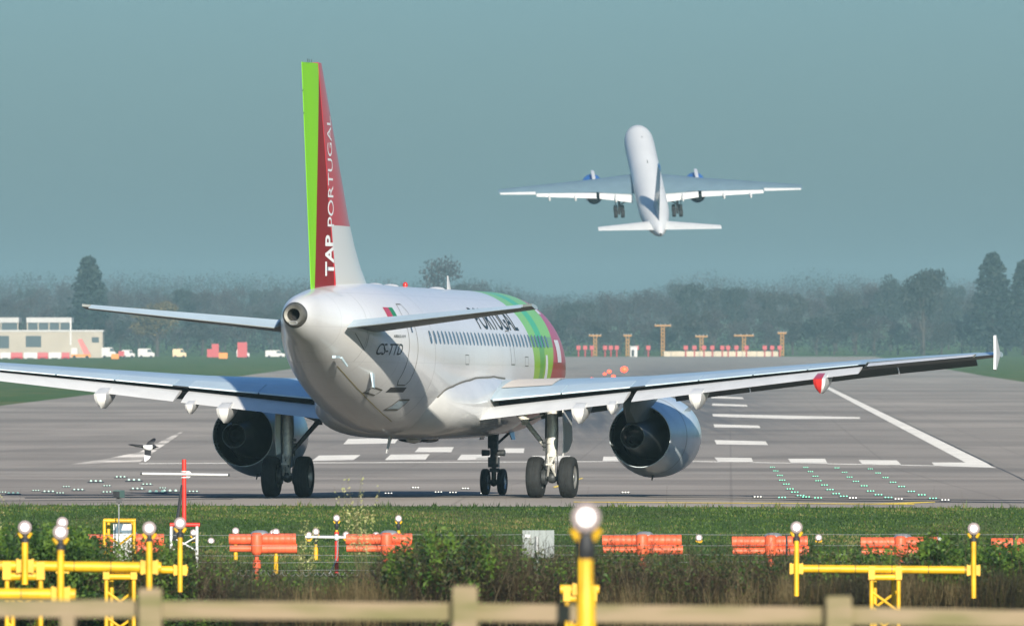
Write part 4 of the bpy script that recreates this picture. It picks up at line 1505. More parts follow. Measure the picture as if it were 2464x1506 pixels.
for px, py, r, lb in ((567, 1277, 9, "small lit lamp over the end of the orange drum nearest the red mast"), (657, 1282, 8.6, "rear lamp of a tight pair behind an orange drum"),
                      (664, 1280, 9.4, "front lamp of a tight pair behind an orange drum"), (743, 1287, 8.3, "small lamp at the end of the white crossbar, lower of two"),
                      (760, 1279, 9, "small lamp on a tall yellow pole crossing the white crossbar"), (833, 1286, 8.6, "small lamp over the start of an orange drum by the red post"),
                      (905, 1287, 8.2, "small lamp peeping over the orange drum beside the green bush"), (810, 1246, 8.2, "small lamp straight above the red post with the white crossbar"),
                      (959, 1247, 8.2, "small lamp alone on the grass above the green bush"), (1682, 1293, 8.3, "small lamp alone between two orange drums beyond the bare hedge"),
                      (1970, 1293, 8.3, "small lamp beside the tall yellow pole of the wide light bar"), (2262, 1296, 8.3, "small lamp at the end of an orange drum beside a leafy bush"),
                      (466, 1281, 8.6, "small lamp seen through the white legs under the red mast"), (508, 1301, 8.6, "small lamp half covered by hedge twigs beside the red mast"),
                      (345, 1302, 8.4, "small lamp buried in hedge twigs by the yellow frame")):
    single_light(px, py, r, lb)


# ================================================================== orange antenna drums
def drum(px0, px1, hub, yc, label, d=236):
    s = FPX / d
    zc = H0 - (yc - 825) / s
    X = lambda p: (p - hub) / s
    root = empty("antenna_drum", ((hub - 1232) / s, d, zt(d)), label=label, cat="antenna", group="orange antenna drums along the grass")
    z = zc - zt(d)
    for (xa, xb, zo, r) in ((px0, hub - 13, 0.04, 0.115), (hub + 13, px1 - 3, 0.04, 0.125)):
        b = MB()
        n = max(3, int(abs(X(xb) - X(xa)) / 0.11))
        prof = []
        for i in range(n):
            a = X(xa) + (X(xb) - X(xa)) * i / n
            e = X(xa) + (X(xb) - X(xa)) * (i + 1) / n
            prof += [(a, r * 0.965), (a + (e - a) * .15, r), (a + (e - a) * .85, r), (e, r * 0.965)]
        b.lathe(prof, (0, 0, z + zo), (1, 0, 0), 20, cap0=True, cap1=True)
        b.build("radome", M_orange, root, smooth=35)
    for (xa, xb, r) in ((px0 + 2, hub - 12, 0.075), (hub + 12, px1, 0.105)):
        b = MB(); b.tube((X(xa), -0.05, z - 0.16), (X(xb), -0.05, z - 0.16), r, n=16); b.build("lower_tube", M_orange, root)
    b = MB()
    b.lathe([(-0.30, 0.07), (-0.27, 0.10), (-0.22, 0.122), (0.12, 0.125), (0.16, 0.11), (0.18, 0.07), (0.18, 0.001)], (0, -0.12, z), (0, 0, 1), 20)
    b.build("hub", M_orange, root, smooth=50)
    b = MB(); b.lathe([(0.11, 0.20), (0.15, 0.20), (0.2, 0.16), (0.225, 0.1), (0.23, 0.001)], (0.06, 0.12, z), (0, 0, 1), 20)
    b.build("dome_cap", M_galv, root, smooth=50)
    b = MB()
    b.tube((0, -0.05, z - 0.30), (0, -0.05, 0.0), 0.045, n=12)
    for zz in (z - 0.42, z - 0.50): b.lathe([(-0.02, 0.05), (0, 0.10), (0.02, 0.05)], (0, -0.05, zz), (0, 0, 1), 12)
    b.lathe([(-0.06, 0.09), (0.06, 0.09), (0.1, 0.05)], (0, -0.05, 0.32), (0, 0, 1), 12)
    b.build("post", M_orange, root)


for px0, px1, hub, yc, lb in ((211, 398, 303, 1302, "orange antenna drum screened by twigs behind the yellow frame"), (551, 715, 618, 1301, "orange antenna drum in plain view on its flanged post over bare twigs"),
                              (832, 995, 930, 1301, "orange antenna drum running into the green bush"),
                               (1449, 1643, 1545, 1304, "orange antenna drum just beyond the thick yellow lamp post"), (1761, 1946, 1854, 1307, "orange antenna drum behind the tall pole of the wide light bar"),
                              (2071, 2258, 2166, 1309, "orange antenna drum over the middle of the wide light bar"), (2385, 2570, 2474, 1311, "orange antenna drum sunk in leaves at the picture edge")):
    drum(px0, px1, hub, yc, lb)

# ================================================================== red mast with a white dipole
d = 240
s = FPX / d
o = P(443, 1258, d)
root = empty("antenna_mast", (o.x, d, zt(d)), label="tall red mast with a white crossbar on a red and white stand", cat="mast")
z0 = zt(d)
Zm = lambda py: H0 - (py - 825) / s - z0
b = MB(); b.tube((0, 0, Zm(1262)), (0, 0, Zm(1105)), 0.048, n=16); b.build("mast", M_redpole, root)
b = MB(); b.tube(((340 - 443) / s, -0.07, Zm(1139)), ((551 - 443) / s, -0.07, Zm(1142)), 0.026, n=12)
dp = b.build("dipole", M_wpaint, root)
for px, py in ((340, 1139), (551, 1142)):
    b = MB(); b.tube(((px - 443) / s - .02, -0.07, Zm(py)), ((px - 443) / s + .02, -0.07, Zm(py)), 0.03, n=10); b.build("end_cap", M_darkplast, dp)
for py in (1134, 1148):
    b = MB(); b.lathe([(-0.012, 0.075), (0.012, 0.075), (0.012, 0.05), (-0.012, 0.05), (-0.012, 0.075)], (0, 0, Zm(py)), (0, 0, 1), 18); b.build("clamp_ring", M_wpaint, dp)
b = MB(); b.lathe([(-0.03, 0.075), (0.03, 0.075), (0.03, 0.001)], (0.085, 0.02, Zm(1141)), (0, -1, 0), 14); b.build("junction_box", M_wpaint, dp)
b = MB(); b.tube((-34 / s, 0, Zm(1262)), (38 / s, 0, Zm(1262)), 0.046, n=12); b.build("stand_beam", M_redpole, root)
for q in (-1, 1):
    b = MB(); b.tube((q * 31 / s, -0.02, Zm(1266)), (q * 31 / s, -0.1, 0), 0.034, n=10); b.build("stand_leg", M_wpaint, root)
    b = MB(); b.tube((q * 31 / s, 0.0, Zm(1290)), (-q * 31 / s, 0, Zm(1325)), 0.018, n=8); b.build("stand_brace", M_wpaint, root)
b = MB(); b.path([(-0.05, -0.06, Zm(1166)), (-0.08, -0.07, Zm(1195)), (-0.13, -0.08, Zm(1240)), (-0.22, -0.08, Zm(1300))], [0.02, 0.03, 0.04, 0.04], 8); b.build("cable", M_darkplast, root)
b = MB(); b.box((-0.17, -0.05, Zm(1280)), (0.14, 0.1, 0.25)); b.build("cable_box", M_darkplast, root)

# yellow frame round a white cabinet, and the sensor on its thin pole
d = 226
s = FPX / d
o = P(287, 1255, d)
z0 = zt(d)
Zm = lambda py: H0 - (py - 825) / s - z0
root = empty("guard_frame", (o.x, d, z0), label="square yellow pipe frame standing round a white cabinet in the hedge", cat="guard frame")
for q in (-1, 1):
    for dy in (0, 0.45):
        b = MB(); b.tube((q * (36 - dy * 18) / s, dy, Zm(1252)), (q * (36 - dy * 18) / s, dy, 0), 0.035, n=10); b.build("leg", M_yellow, root)
    b = MB(); b.tube((q * 34 / s, 0.02, Zm(1283)), (0, 0.1, Zm(1310)), 0.022, n=8); b.build("brace", M_yellow, root)
for dy in (0, 0.45):
    b = MB(); b.tube((-38 / s, dy, Zm(1252)), (38 / s, dy, Zm(1252)), 0.04, n=12); b.build("top_rail", M_yellow, root)
cabd = empty("equipment_cabinet", (o.x + 0.06, d + 0.2, z0), label="small white cabinet with a blue stripe inside the yellow frame", cat="cabinet")
b = MB(); b.box((0, 0, Zm(1285) - 0.25), (0.37, 0.2, 0.95)); b.build("body", M_wpaint, cabd, smooth=0)
b = MB(); b.box((0, -0.104, Zm(1279)), (0.37, 0.01, 0.07)); b.build("stripe", mat("steel_blue", (0.10, 0.17, 0.22), 0.5), cabd, smooth=0)
b = MB(); b.loft([[(-0.17, -0.106, Zm(1283)), (-0.11, -0.106, Zm(1260)), (0.02, -0.106, Zm(1260)), (-0.04, -0.106, Zm(1283))], [(-0.17, -0.11, Zm(1283)), (-0.11, -0.11, Zm(1260)), (0.02, -0.11, Zm(1260)), (-0.04, -0.11, Zm(1283))]])
b.build("window", mat("steel_blue_glass", (0.07, 0.13, 0.18), 0.3), cabd, smooth=0)
d2 = d - 0.5
root = empty("field_sensor", (P(286, 0, d2).x, d2, z0), label="boxy dark sensor head on a thin grey pole over the yellow frame", cat="sensor")
b = MB(); b.tube((0, 0, 0), (0, 0, Zm(1203)), 0.014, n=8); b.build("pole", M_galv, root)
b = MB(); b.box((0, 0, Zm(1187)), (0.15, 0.24, 0.15), rot=Matrix.Rotation(R(-22), 3, 'Z')); hd = b.build("sensor_head", mat("teal_grey_paint", (0.10, 0.17, 0.15), 0.5), root, smooth=0)
b = MB(); b.box((-0.045, -0.115, Zm(1188)), (0.14, 0.02, 0.13), rot=Matrix.Rotation(R(-22), 3, 'Z')); b.build("sensor_window", M_darkplast, hd, smooth=0)
b = MB(); b.box((0.0, -0.02, Zm(1202)), (0.11, 0.12, 0.11)); b.build("sensor_mount", M_darkplast, hd, smooth=0)

# red post with a white crossbar
d = 238
s = FPX / d
z0 = zt(d)
Zm = lambda py: H0 - (py - 825) / s - z0
root = empty("marker_post", (P(810, 0, d).x, d, z0), label="red post carrying a white crossbar and hub between two orange drums", cat="post")
b = MB(); b.tube((0, 0, Zm(1283)), (0, 0, 0), 0.042, n=12); b.tube((0, 0, Zm(1279)), (0, 0, Zm(1290)), 0.05, n=12); b.build("post", M_redpole, root)
b = MB(); b.tube(((734 - 810) / s, -0.05, Zm(1291)), ((872 - 810) / s, -0.05, Zm(1293)), 0.028, n=10); b.build("crossbar", M_wpaint, root)
b = MB(); b.ball((0, -0.06, Zm(1292)), 0.06, 12, s=(1, 1, 1.3)); b.build("hub", M_wpaint, root)
b = MB(); b.path([(0.03, -0.05, Zm(1300)), (0.01, -0.05, Zm(1340)), (-0.08, -0.05, Zm(1365)), (-0.16, -0.05, Zm(1380))], 0.016, 6); b.build("cable", M_galv, root)

# grey sign board seen from behind
d = 186
s = FPX / d
z0 = zt(d)
Zm = lambda py: H0 - (py - 825) / s - z0
root = empty("sign_board", (P(1295, 0, d).x, d, z0), label="weathered grey sign board on a post, seen from behind through twigs", cat="sign")
b = MB(); b.box((0, 0, Zm(1308)), (77 / s, 0.02, 66 / s)); b.build("board", M_sign, root, smooth=0)
b = MB(); b.tube((-0.02, -0.04, Zm(1290)), (-0.02, -0.04, 0), 0.03, n=10); b.build("post", M_galv, root)
b = MB(); b.box((-0.18, -0.016, Zm(1289)), (0.09, 0.01, 0.05)); b.build("sticker", M_wpaint, root, smooth=0)

# ================================================================== wire fence across the grass
d = 214
s = FPX / d
root = empty("wire_fence", (0, d, zt(d)), label="thin barbed wire fence strung along the grass behind the hedge", cat="fence")
Zm = lambda py: H0 - (py - 825) / s - zt(d)
for py, x0, x1 in ((1286, -60, 2530), (1312, -60, 2530), (1335, -60, 2530), (1352, -60, 2530), (1371, -60, 2530)):
    b = MB(); pts = []
    for k in range(60):
        px = x0 + (x1 - x0) * k / 59
        pts.append(((px - 1232) / s, 0, Zm(py + 0.8 * math.sin(px * 0.02 + py) - (px - 1232) * 0.0012)))
    b.path(pts, 0.0045, 4); b.build("wire", M_galv, root)
for px in (40, 1060, 1893, 2440):
    b = MB(); x = (px - 1232) / s; b.tube((x, 0.02, 0), (x, 0.02, Zm(1283)), 0.02, n=8); b.build("fence_post", M_steel, root)
b = MB()
px = 560
while px < 1000:
    for k in range(8):
        a0, a1 = math.pi * k / 8, math.pi * (k + 1) / 8
        b.tube(((px + 7 - 7 * math.cos(a0) - 1232) / s, 0, Zm(1376 + 9 * math.sin(a0))), ((px + 7 - 7 * math.cos(a1) - 1232) / s, 0, Zm(1376 + 9 * math.sin(a1))), 0.005, n=4)
    px += 17
ch = b.build("chain_link", M_galv, root); ch["kind"] = "stuff"

# ================================================================== timber rail fence close to the camera
d = 60.5
s = FPX / d
root = empty("timber_fence", (0, d, zt(d)), label="pale post and rail timber fence, blurred, close to the camera", cat="fence")
Zm = lambda py: H0 - (py - 825) / s - zt(d)
for px, w, top in ((-420, 58, 1412), (363, 56, 1414), (1119, 60, 1408), (2017, 62, 1432), (2800, 60, 1440)):
    x = (px - 1232) / s
    bm = bmesh.new(); bmesh.ops.create_cube(bm, size=1)
    hgt = Zm(top) + 0.3
    bmesh.ops.scale(bm, verts=bm.verts, vec=(w / s, 0.11, hgt)); bmesh.ops.translate(bm, verts=bm.verts, vec=(x, -0.085, hgt / 2 - 0.3))
    bmesh.ops.bevel(bm, geom=bm.edges[:], offset=0.008, segments=2, affect='EDGES')
    me = bpy.data.meshes.new("fence_post"); bm.to_mesh(me); bm.free(); me.materials.append(M_wood); link("fence_post", me, root)
for xa, ya, xb, yb in ((-430, 1461, 365, 1464), (365, 1466, 1119, 1471), (1119, 1472, 2017, 1481), (2017, 1480, 2810, 1496)):
    for dy in (0, 0.36):
        bm = bmesh.new(); bmesh.ops.create_cube(bm, size=1)
        L_ = (xb - xa) / s
        bmesh.ops.scale(bm, verts=bm.verts, vec=(L_ - 0.006, 0.04, 43 / s))
        bmesh.ops.bevel(bm, geom=bm.edges[:], offset=0.006, segments=2, affect='EDGES')
        bmesh.ops.rotate(bm, verts=bm.verts, cent=(0, 0, 0), matrix=Matrix.Rotation(math.atan2((yb - ya), (xb - xa)), 3, 'Y'))
        bmesh.ops.translate(bm, verts=bm.verts, vec=(((xa + xb) / 2 - 1232) / s, 0, Zm((ya + yb) / 2) - dy))
        me = bpy.data.meshes.new("rail"); bm.to_mesh(me); bm.free(); me.materials.append(M_wood); link("rail", me, root)
o = P(163, 1500, d + 1.2)
root = empty("fence_stake", (o.x, d + 1.2, zt(d)), label="short pale timber stake below the fence rail, beneath the lowest light bar", cat="stake")
b = MB(); b.box((0, 0, (Zm(1478)) / 2), (0.08, 0.08, Zm(1478))); b.build("stake", M_wood, root, smooth=0)

# ================================================================== magpie
M_bk = mat("magpie_black", (0.008, 0.009, 0.012), 0.45)
M_wh = mat("magpie_white", (0.75, 0.75, 0.73), 0.7)
d = 205
s = FPX / d
o = P(357, 1077, d)
b = MB()
# body and long tail in one run, beak towards the camera's right hand
secs = [(-49, -8, 0.3, 0.8), (-44, -7.5, 1.6, 3.2), (-30, -5.5, 3.2, 4.5), (-18, -4, 3.2, 4.2), (-12, -2.5, 4.0, 4.5), (-4, 0, 6.8, 7.0), (4, 0.5, 7.4, 7.4), (10, -1.5, 5.6, 5.8), (14, -2.5, 5.2, 5.4), (18, -2.5, 3.2, 3.4), (20, -2.2, 1.4, 1.4), (25, -1.0, 0.5, 0.5)]
rings = []
for x, y, h, w in secs:
    rings.append([(x / s, w / s * math.sin(a), (-y + h * math.cos(a)) / s) for a in [2 * math.pi * k / 14 for k in range(14)]])
b.loft(rings, lambda i, j: 1 if 4 <= i <= 6 and 3 <= j <= 13 else 0)
# wings: one raised beyond the body, one swept down towards us
for root_y, pts, white in ((0.03, [(-8, 4, 8, 4), (-6, -6, 10, 0), (-2, -14, 14, -12), (8, -21, 18, -20), (12, -23, 15, -23)], False), (-0.03, [(-9, 4, 7, 6), (-9, 10, 7, 13), (-9, 17, 6, 20), (-9, 24, 3, 26), (-9, 32, -7, 33)], True)):
    rings = []
    for i, (xa, ya, xb, yb) in enumerate(pts):
        yy = root_y * (1 + i * 0.9)
        t = (1.6 - 0.3 * i) / s
        rings.append([(xa / s, yy, -ya / s), ((xa + xb) / 2 / s, yy + t, -(ya + yb) / 2 / s), (xb / s, yy, -yb / s), ((xa + xb) / 2 / s, yy - t, -(ya + yb) / 2 / s)])
    b.loft(rings, (lambda i, j: 1 if i >= 2 else 0) if white else 0)
bird = b.build("magpie", [M_bk, M_wh], None, smooth=50, loc=o)
tag(bird, "black and white magpie flying low across the asphalt", "bird")


# ================================================================== vegetation
def leaf_mat(name, col, rough=0.6, trans=0.25):
    m = mat(name, col, rough, spec=0.3)
    m.node_tree.nodes["Principled BSDF"].inputs["Transmission Weight"].default_value = 0.0
    m.node_tree.nodes["Principled BSDF"].inputs["Subsurface Weight"].default_value = 0.0
    return m


LEAF = [leaf_mat("leaf_green", (0.036, 0.080, 0.011)), leaf_mat("leaf_light_green", (0.085, 0.145, 0.018)), leaf_mat("leaf_dark_green", (0.016, 0.038, 0.008)), leaf_mat("leaf_olive", (0.058, 0.062, 0.016))]
TWIG = [leaf_mat("twig_brown", (0.040, 0.026, 0.012)), leaf_mat("twig_pale", (0.17, 0.135, 0.075)), leaf_mat("twig_red_brown", (0.055, 0.026, 0.012)), leaf_mat("twig_olive", (0.042, 0.040, 0.010)), leaf_mat("twig_dark", (0.012, 0.010, 0.006))]
STRAW = [leaf_mat("straw_brown", (0.085, 0.052, 0.016)), leaf_mat("straw_olive", (0.048, 0.050, 0.011)), leaf_mat("straw_pale", (0.20, 0.15, 0.065)), leaf_mat("straw_dark", (0.018, 0.014, 0.006))]


def quads_leaves(C, size, rng, tilt=1.0):
    """one pointed leaf (a quad) at each point of C"""
    n = len(C)
    a = rng.normal(size=(n, 3)); a /= np.linalg.norm(a, axis=1, keepdims=True)
    b = rng.normal(size=(n, 3)); b -= a * (a * b).sum(1, keepdims=True); b /= np.linalg.norm(b, axis=1, keepdims=True)
    s = size * rng.uniform(0.6, 1.5, (n, 1))
    V = np.stack([C - a * s, C + b * s * 0.5, C + a * s, C - b * s * 0.5], 1).reshape(-1, 3)
    F = np.arange(4 * n).reshape(n, 4)
    return V, F


def stems(B, T, r, rng, seg=3, bend=0.1):
    """three sided tapering stems from points B to points T, bowed at random"""
    n = len(B)
    r = np.broadcast_to(np.asarray(r, float), (n,))
    bow = rng.normal(size=(n, 3)) * bend * np.linalg.norm(T - B, axis=1, keepdims=True)
    ts = np.linspace(0, 1, seg + 1)
    d = T - B
    u = np.cross(d, np.array([0.3, 1, 0.1])); u /= np.linalg.norm(u, axis=1, keepdims=True) + 1e-9
    w = np.cross(d, u); w /= np.linalg.norm(w, axis=1, keepdims=True) + 1e-9
    V = []
    for t in ts:
        c = B + d * t + bow * math.sin(math.pi * t)
        rr = (r * (1 - 0.75 * t))[:, None]
        for k in range(3):
            a = 2 * math.pi * k / 3
            V.append(c + (u * math.cos(a) + w * math.sin(a)) * rr)
    V = np.stack(V, 1)            # n x 3(seg+1) x 3
    m = 3 * (seg + 1)
    F = []
    base = np.arange(n)[:, None] * m
    for i in range(seg):
        for k in range(3):
            k2 = (k + 1) % 3
            F.append(np.concatenate([base + i * 3 + k, base + i * 3 + k2, base + (i + 1) * 3 + k2, base + (i + 1) * 3 + k], 1))
    F = np.stack(F, 1).reshape(-1, 4)
    return V.reshape(-1, 3), F


HT = [(-80, 1285), (0, 1290), (60, 1272), (130, 1274), (200, 1292), (240, 1312), (330, 1318), (400, 1316), (450, 1322), (520, 1340), (580, 1362), (650, 1384), (720, 1390), (880, 1388),
      (920, 1352), (960, 1315), (1010, 1290), (1080, 1280), (1150, 1292), (1200, 1305), (1260, 1312), (1330, 1345), (1400, 1338), (1470, 1322), (1560, 1330), (1640, 1338), (1750, 1330),
      (1850, 1340), (1950, 1335), (2040, 1330), (2120, 1335), (2200, 1322), (2240, 1300), (2290, 1296), (2340, 1318), (2400, 1322), (2560, 1318)]
HX = [a for a, _ in HT]; HY = [b for _, b in HT]


def hedge_top(px, d):
    return H0 - (np.interp(px, HX, HY) - 825) * 164.0 / FPX - 0.0 * d


def lump(px, z, k=1.0):
    return 0.5 + 0.5 * np.sin(px * 0.031 * k + 1.3 * np.sin(z * 4.1 + px * 0.011)) * np.cos(z * 6.0 * k + px * 0.017)


def bush(name, label, cat, x0, x1, nleaf, nstem, leafs, twigs, d0=157.5, d1=172, wild=0.12, lsize=0.034, group=None, bare_low=0.35, tall=60, upright=0.25):
    rng = np.random.default_rng(int(x0 * 7 + x1 + nleaf))
    dm = 0.5 * (d0 + d1)
    cx = ((x0 + x1) / 2 - 1232) * dm / FPX
    root = empty(name, (cx, dm, zt(dm)), label=label, cat=cat, group=group)
    off = np.array([cx, dm, zt(dm)])

    def place(n, front=1.6):
        px = rng.uniform(x0, x1, n)
        d = d0 + (d1 - d0) * rng.random(n) ** front
        return px, d, (px - 1232) * d / FPX
    # stems
    if nstem:
        px, d, X = place(nstem)
        zg = np.interp(d, SY, SZ)
        top = hedge_top(px, d) + rng.normal(0, wild, nstem) - 0.08
        base_z = zg + (top - zg) * rng.uniform(0.0, 0.55, nstem) * (rng.random(nstem) < 0.75)
        B = np.stack([X + rng.normal(0, 0.12, nstem), d, base_z], 1)
        ln = (top - base_z) * rng.uniform(0.35, 1.0, nstem)
        T = B + np.stack([rng.normal(0, upright, nstem), rng.normal(0, upright, nstem), np.ones(nstem)], 1) * ln[:, None]
        V, F = stems(B, T, 0.003 + 0.010 * rng.random(nstem) ** 2, rng, 3, 0.09)
        # side shoots
        n2 = nstem * 2
        pick = rng.integers(0, nstem, n2)
        t = rng.uniform(0.25, 0.95, n2)[:, None]
        B2 = B[pick] + (T[pick] - B[pick]) * t
        T2 = B2 + np.stack([rng.normal(0, 0.16, n2), rng.normal(0, 0.16, n2), rng.uniform(0.02, 0.3, n2)], 1)
        V2, F2 = stems(B2, T2, 0.002 + 0.005 * rng.random(n2) ** 2, rng, 2, 0.08)
        # a few long shoots standing clear of the top
        if tall:
            px, d, X = place(tall)
            top = hedge_top(px, d)
            B3 = np.stack([X, d, top - 0.4], 1)
            T3 = B3 + np.stack([rng.normal(0, 0.10, tall), rng.normal(0, .1, tall), 0.45 + rng.gamma(1.6, 0.16, tall)], 1)
            V3, F3 = stems(B3, T3, rng.uniform(0.002, 0.0042, tall), rng, 4, 0.04)
        else:
            V3, F3 = np.zeros((0, 3)), np.zeros((0, 4), int)
        mi = np.concatenate([np.repeat(rng.integers(0, len(twigs), nstem), 9), np.repeat(rng.integers(0, len(twigs), n2), 6), np.repeat(rng.integers(0, len(twigs), tall), 12)])
        V = np.concatenate([V, V2, V3]); F = np.concatenate([F, F2 + nstem * 12, F3 + nstem * 12 + n2 * 9])
        st_ = link("stems", np_mesh("stems", V - off, F, twigs, mi), root)
        st_["kind"] = "stuff"
    if nleaf:
        k = int(nleaf * 1.9)
        px, d, X = place(k, 1.9)
        zg = np.interp(d, SY, SZ)
        top = hedge_top(px, d)
        u = rng.beta(1.5, 1.0, k)
        z = zg + (top + rng.normal(0, 0.05, k) - zg) * u
        keep = rng.random(k) < np.clip(0.25 + 0.9 * lump(px, z) - bare_low * (1 - u), 0.04, 1)
        px, d, X, z = px[keep][:nleaf], d[keep][:nleaf], X[keep][:nleaf], z[keep][:nleaf]
        C = np.stack([X, d, z], 1)
        V, F = quads_leaves(C, lsize, rng)
        tone = lump(px * 1.7 + 40, z, 1.3) + rng.normal(0, 0.28, len(px))
        mi = np.clip((tone * len(leafs)).astype(int), 0, len(leafs) - 1)
        lf = link("leaves", np_mesh("leaves", V - off, F, leafs, mi), root)
        lf["kind"] = "stuff"
    return root


GRN = [LEAF[2], LEAF[0], LEAF[0], LEAF[1]]
MIX = [LEAF[2], LEAF[3], LEAF[0], LEAF[1]]
bush("green_bush", "broad leafy green bush behind the two stacked yellow light bars", "bush", -90, 235, 26000, 900, GRN, TWIG, tall=20)
bush("thorn_bush", "brown twiggy bush with small leaves in front of the yellow frame", "bush", 225, 470, 15000, 2000, MIX, TWIG, tall=30, lsize=0.030)
bush("green_bush", "low dark leafy bush under the lattice light bar beside the red mast", "bush", 200, 620, 19000, 900, [LEAF[2], LEAF[2], LEAF[0], LEAF[1]], TWIG, d0=155.5, d1=158, tall=0, wild=0.05, bare_low=-0.2).scale = (1, 1, 0.72)
bush("bare_hedge", "low bare thicket of grey twigs beneath the red post with the white crossbar", "hedge", 455, 960, 7000, 6500, MIX, TWIG, tall=70, lsize=0.026, upright=0.16)
bush("green_bush", "rounded leafy bush covering the end of an orange drum, next to the sign board", "bush", 915, 1190, 10500, 3000, [LEAF[2], LEAF[3], LEAF[0], LEAF[1]], TWIG, tall=30, d0=156.5, d1=170)
bush("bare_hedge", "dark bare twigs standing in front of the grey sign board", "hedge", 1130, 1420, 6500, 5200, MIX, TWIG, tall=140, lsize=0.026)
bush("bare_hedge", "long dense bare brown hedge between the thick lamp post and the wide light bar", "hedge", 1390, 1960, 12000, 10500, [LEAF[2], LEAF[3], LEAF[3], LEAF[0]], TWIG, tall=260, lsize=0.026)
bush("leafy_hedge", "low leafy hedge top under the orange drum in the middle of the wide light bar", "hedge", 1930, 2260, 11000, 1800, MIX, TWIG, d0=160, d1=172, tall=50)
bush("green_bush", "leafy shrub rising beside the tall lamp pole at the end of the wide light bar", "bush", 2210, 2560, 19000, 1200, GRN, TWIG, d0=160, d1=172, tall=40)


# the hedge goes on past both sides of the picture
bush("leafy_hedge", "leafy hedge running on beyond the two stacked yellow light bars", "hedge", -1100, -80, 26000, 1500, GRN, TWIG, d0=160, d1=172, tall=20, lsize=0.045)
bush("leafy_hedge", "leafy hedge running on beyond the wide light bar", "hedge", 2550, 3600, 26000, 1500, GRN, TWIG, d0=160, d1=172, tall=20, lsize=0.045)


# reeds and dry grass in front of the hedge
def reeds(x0, x1, ytop, n, label, d0=154.8, d1=157.5):
    rng = np.random.default_rng(int(x0))
    px = rng.uniform(x0, x1, n)
    d = rng.uniform(d0, d1, n)
    X = (px - 1232) * d / FPX
    zg = np.interp(d, SY, SZ)
    top = H0 - (ytop + 10 * np.sin(px * 0.02) + 6 * np.sin(px * 0.083) - 825) * d / FPX + rng.normal(-0.10, 0.14, n)
    B = np.stack([X, d, zg], 1)
    T = np.stack([X + rng.normal(0, 0.13, n), d + rng.normal(0, 0.1, n), top], 1)
    V, F = stems(B, T, 0.003 + 0.008 * rng.random(n) ** 2, rng, 3, 0.05)
    tone = lump(px * 1.4, px * 0 + 0.4, 0.6) + rng.normal(0, 0.25, n)
    mi = np.repeat(np.clip((tone * 4).astype(int), 0, 3), 9)
    o = link("dry_reeds", np_mesh("dry_reeds", V, F, [STRAW[3], STRAW[1], STRAW[0], STRAW[2]], mi))
    tag(o, label, "reeds", kind="stuff")


reeds(1880, 2560, 1392, 7500, "brown and olive dry reeds under the wide light bar")
reeds(1420, 1900, 1432, 2600, "dark dry grass at the foot of the long bare hedge")
reeds(560, 1000, 1418, 3800, "pale dry stalks at the foot of the low bare thicket")

# dark earth and litter under the hedge
sheet("hedge_soil", [(-60, 152.5), (60, 152.5), (60, 178), (-60, 178)], mat("hedge_soil", (0.035, 0.03, 0.016), 0.9, var=0.4, scale=2.0), 0.012, kind="structure")


# young willow shoots, pale, between the camera and the taxiway
def sapling(name, label, px, ytop, ybot, d, n, spread, seed):
    rng = np.random.default_rng(seed)
    s = FPX / d
    o = P(px, ybot, d)
    root = empty(name, (o.x, d, o.z - 0.6), label=label, cat="sapling")
    hgt = (ybot - ytop) / s + 0.6
    B = np.stack([rng.normal(0, 0.05, n), rng.normal(0, .05, n), np.zeros(n)], 1)
    T = np.stack([rng.normal(0, spread, n), rng.normal(0, spread, n), hgt * (1 - 0.55 * rng.random(n) ** 1.5)], 1)
    T[0] = (0.0, 0, hgt)
    V, F = stems(B, T, 0.004, rng, 4, 0.04)
    link("stem", np_mesh("stem", V, F, [mat("willow_bark", (0.20, 0.17, 0.07), 0.7)]), root)
    m = n * 34
    k = rng.integers(0, n, m); t = rng.uniform(0.35, 1.0, m)[:, None]
    C = B[k] + (T[k] - B[k]) * t + rng.normal(0, 0.02, (m, 3))
    V, F = quads_leaves(C, 0.018, rng)
    lf = link("leaves", np_mesh("leaves", V, F, [mat("willow_leaf", (0.34, 0.36, 0.12), 0.6), mat("willow_leaf_pale", (0.46, 0.44, 0.20), 0.6)], rng.integers(0, 2, m)), root)
    lf["kind"] = "stuff"


sapling("willow_sapling", "pale green willow shoots rising in front of the taxiway below the fuselage", 872, 1134, 1300, 168, 15, 0.22, 5)
sapling("willow_sapling", "thin pale shoot low on the grass over an orange drum", 740, 1245, 1330, 168, 5, 0.12, 8)
sapling("willow_sapling", "dry twigs poking in from the picture edge by the asphalt", -6, 1185, 1300, 168, 8, 0.16, 11)

# mown grass blades on the bank before the taxiway
rng = np.random.default_rng(3)
n = 150000
d = 180 + (297.6 - 180) * rng.random(n) ** 0.75
X = rng.uniform(-1.04, 1.04, n) * 1232 * d / FPX
edge = 296.2 - (X + 12) * 0.155
ok = d < edge + rng.normal(0, 0.25, n)
d, X = d[ok], X[ok]
n = len(d)
zg = np.interp(d, SY, SZ)
clump = np.sin(X * 2.1 + 3 * np.sin(d * 0.33)) * np.cos(d * 0.55 + X * 0.8) + 0.6 * np.sin(X * 6.3 + d * 1.7)
h = np.clip(0.045 + 0.014 * clump + rng.normal(0, 0.014, n), 0.015, 0.2)
near_edge = np.exp(-((edge[ok] - d) / 1.2) ** 2)
h *= 1 + 1.6 * near_edge * (0.3 + 0.7 * (np.sin(X * 1.3) * np.sin(X * 3.7 + 1) > 0.1))
w = rng.uniform(0.012, 0.03, n)
ang = rng.uniform(0, math.pi, n)
lean = rng.normal(0, 0.35, (n, 2)) * h[:, None]
